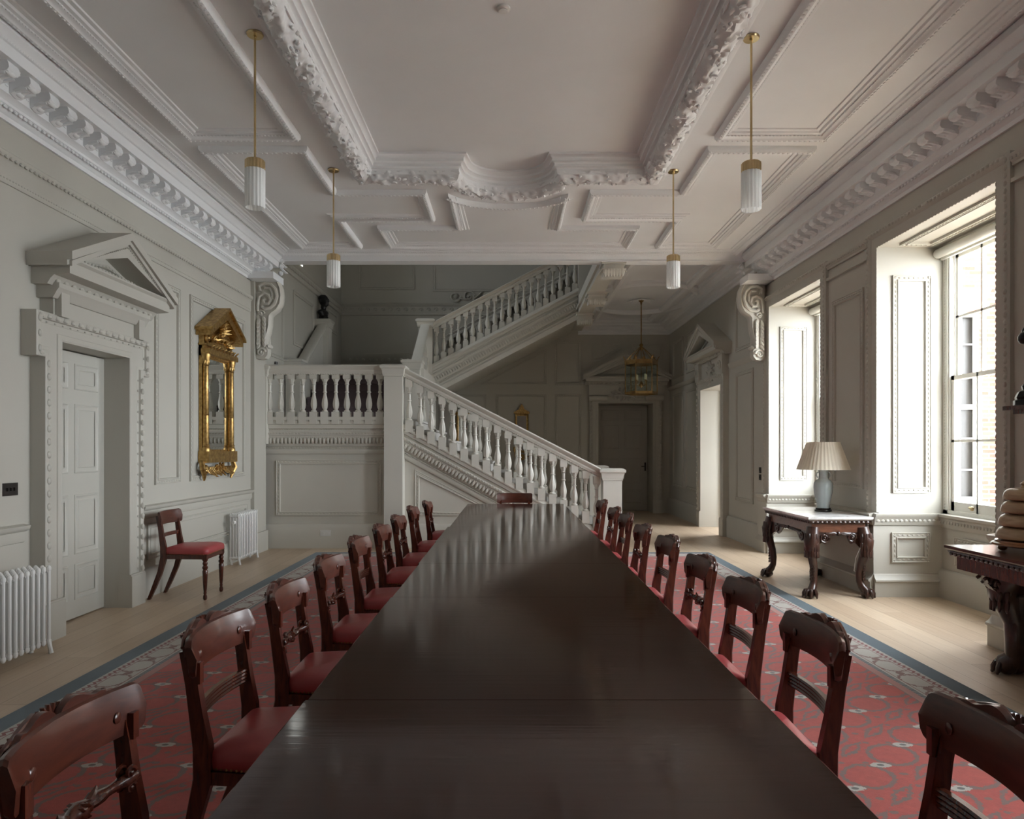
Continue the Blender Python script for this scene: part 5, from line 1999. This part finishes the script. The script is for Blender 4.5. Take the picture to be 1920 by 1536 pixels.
for q in range(26):
    a = q * 2.4; r_ = .018 * sqrt(q)
    g.ball(T(r_ * cos(a), 2.80 + r_ * 1.4 * sin(a), .09 + .03 * rf.random()), .020, 7, 4)
    g.ball(T(r_ * 1.6 * cos(a), 1.19 + r_ * .8 * sin(a), .07 + .02 * rf.random()), .017, 7, 4)
for q in range(9):
    a = pi * q / 8
    leaf(g, T(.03 * cos(a), 2.80 + .03 * sin(a), .09), (.2, cos(a), sin(a)), .10, .022, .012, .5, (1, 0, 0))
    leaf(g, T((q - 4) * .09, 2.56, .12), (.3, 0, 1), .05, .02, .01, .5, (1, 0, 0))
build('gilt_carving', g, M_GILT, mi)


def small_mirror(x, z0, z1, w, label, dark=False):
    t = thing('girandole_mirror', label, 'mirror', (x, YB, 0))
    T = lambda a, b, h: (a, -h, b)
    g = G()
    g.sweep(T, rect(-w, z0, w, z1), [(0, 0), (0, .04), (.02, .055), (.04, .05), (.05, .02)], True, 1)
    g.prism(T, [(-w - .03, z1), (w + .03, z1), (w + .02, z1 + .04), (w * .4, z1 + .10), (w * .25, z1 + .16), (0, z1 + .22), (-w * .25, z1 + .16), (-w * .4, z1 + .10), (-w - .02, z1 + .04)], 0, .06)
    build('frame', g, M_GILT, t)
    g = G(); g.tbox(T, -w + .03, z0 + .02, .01, w - .03, z1 - .02, .02)
    build('mirror_plate', g, M_MIRROR, t)
    for s in (-1, 1):
        g = G()
        g.spiral(T, s * w * .55, z0 - .10, .05, 1.4, .013, .05, 0, s)
        g.tube([T(s * w * .4, z0 - .02, .03), T(s * w, z0 - .10, .12), T(s * w * 1.1, z0 + .03, .14)], .010, 6)
        g.lathe([(.001, 0), (.022, 0), (.022, .09), (.001, .09)], T(s * w * 1.1, z0 + .03, .14), 8)
        build('candle_arm', g, M_GILT, t)
    g = G()
    for q in range(8):
        leaf(g, T(0, z0 - .04, .04), (sin((q - 3.5) * .3), -.1, -1), .14, .03, .015, .3, (0, -1, 0))
    build('gilt_carving', g, M_GILT, t)
    return t


small_mirror(.24, 1.35, 2.22, .15, 'small gilt mirror on the far hall wall, showing above the sloping handrail')
small_mirror(-1.05, 1.42, 2.20, .17, 'small gilt mirror on the far hall wall, glimpsed between the upper balusters')

# ================================================================ BUST on the upper newel of the stair rail
bu = G()
for c, r in (((0, 0, .335), (.082, .066, .10)), ((.035, 0, .30), (.055, .05, .07)), ((.03, 0, .25), (.045, .045, .035)), ((-.03, 0, .37), (.06, .062, .065)), ((.088, 0, .315), (.020, .012, .020)), ((.080, 0, .345), (.02, .03, .012)),
             ((.072, 0, .272), (.02, .022, .010)), ((.068, 0, .245), (.022, .022, .016)), ((-.005, .066, .32), (.015, .010, .024)), ((-.005, -.066, .32), (.015, .010, .024)),
             ((0, 0, .22), (.045, .045, .09)), ((-.01, 0, .12), (.07, .13, .06)), ((.0, 0, .075), (.062, .10, .05))):
    bu.ball(c, r, 16, 10)
o = build('bust', bu, M_BRONZE, None, label='black bronze head on the stair post against the stairwell wall', cat='bust', loc=(-3.67, Y3, 3.965), rz=-.3)
o.scale = (1.2, 1.2, 1.12)
g_ = o.modifiers.new('merge', 'REMESH'); g_.mode = 'VOXEL'; g_.voxel_size = .008; g_.use_smooth_shade = True
g_ = o.modifiers.new('smooth', 'SMOOTH'); g_.iterations = 4
g = G(); g.box(-.05, -.06, 0, .05, .06, .05)
build('bust_plinth', g, M_BRONZE, o)

# ================================================================ RADIATORS
def radiator(label, x, y0, y1, H, s, depth=.16):
    """columns along y; x = back, s = direction into the room"""
    t = thing('radiator', label, 'radiator', (0, 0, 0))
    n = max(2, int(round((y1 - y0) / .056)))
    g = G()
    cols = 4
    for c in range(cols):
        xx = s * (.02 + (depth - .04) * c / (cols - 1))
        g.tube([(xx, 0, .075), (xx, 0, H - .03)], .0115, 8)
        g.ball((xx, 0, H - .03), (.015, .018, .024), 8, 5); g.ball((xx, 0, .085), (.015, .018, .024), 8, 5)
    g.tube([(s * .02, 0, H - .045), (s * (depth - .02), 0, H - .045)], .017, 8)
    g.tube([(s * .02, 0, .085), (s * (depth - .02), 0, .085)], .017, 8)
    src = build('column_section', g, M_RAD, t)
    for i in range(n):
        o = src if i == 0 else inst(src, t)
        o.location = (x, y0 + .056 * i, 0)
    for yy in (y0, y0 + .056 * (n - 1)):
        g = G()
        for c in (.02, depth - .02):
            g.tube([(x + s * c, yy, .08), (x + s * (c + .012), yy, .03), (x + s * (c + .016), yy, .001)], [.016, .013, .016], 8)
        build('foot', g, M_RAD, t)
    g = G(); g.lathe([(.001, 0), (.018, 0), (.022, .02), (.022, .045), (.001, .05)], (x + s * depth * .5, y0 - .055, H * .82), 12, axis='y')
    build('valve', g, M_WHITEP, t)
    return t


radiator('white column radiator in the lower left corner beside the door', XL + .14, 3.3, 5.02, .62, 1, .18)
radiator('white column radiator on the left wall behind the lone chair', XL + .055, 8.78, 9.46, .64, 1, .14)
radiator('white column radiator under the far window, behind the marble table', XG - .08, 8.35, 9.50, .62, -1, .14)

# ================================================================ SWITCHES, SOCKET
sp = thing('light_switch', 'dark metal switch plate on the left wall beside the door', 'switch', (XL, 5.02, 1.14))
g = G(); g.tbox(T := (lambda a, b, h: (h, a, b)), -.075, -.045, 0, .075, .045, .006)
build('switch_plate', g, M_BLACK, sp)
for q in (-1, 0, 1):
    g = G(); g.tbox(T, q * .035 - .006, -.012, .006, q * .035 + .006, .012, .016)
    build('toggle', g, M_BLACK, sp)
for zz, lab in ((1.13, 'upper dark switch plate beside the far window'), (1.03, 'lower dark switch plate beside the far window')):
    o = thing('light_switch', lab, 'switch', (XR - .04, 10.06, zz), group='switch plates by the far window')
    g = G(); g.box(-.008, -.04, -.04, 0, .04, .04); build('switch_plate', g, M_BLACK, o)
    g = G(); g.box(-.014, -.006, -.012, -.008, .006, .012); build('toggle', g, M_BLACK, o)
so = thing('wall_socket', 'white socket plate on the skirting below the landing', 'socket', (-2.66, Y1 + .05, .22))
g = G(); g.box(-.075, -.008, -.045, .075, 0, .045); build('socket_plate', g, M_WHITEP, so)
for q in (-1, 1):
    g = G(); g.box(q * .035 - .02, -.014, -.02, q * .035 + .02, -.008, .02); build('socket_outlet', g, M_WHITEP, so)
g = G(); g.lathe([(.001, -.03), (.03, -.03), (.033, .01), (.001, .02)], (0, 0, 0), 12)
build('stair_spotlight', g, M_BLACK, None, label='tiny dark sensor on the stairwell wall above the landing', cat='sensor', loc=(-3.785, 11.5, 2.82))
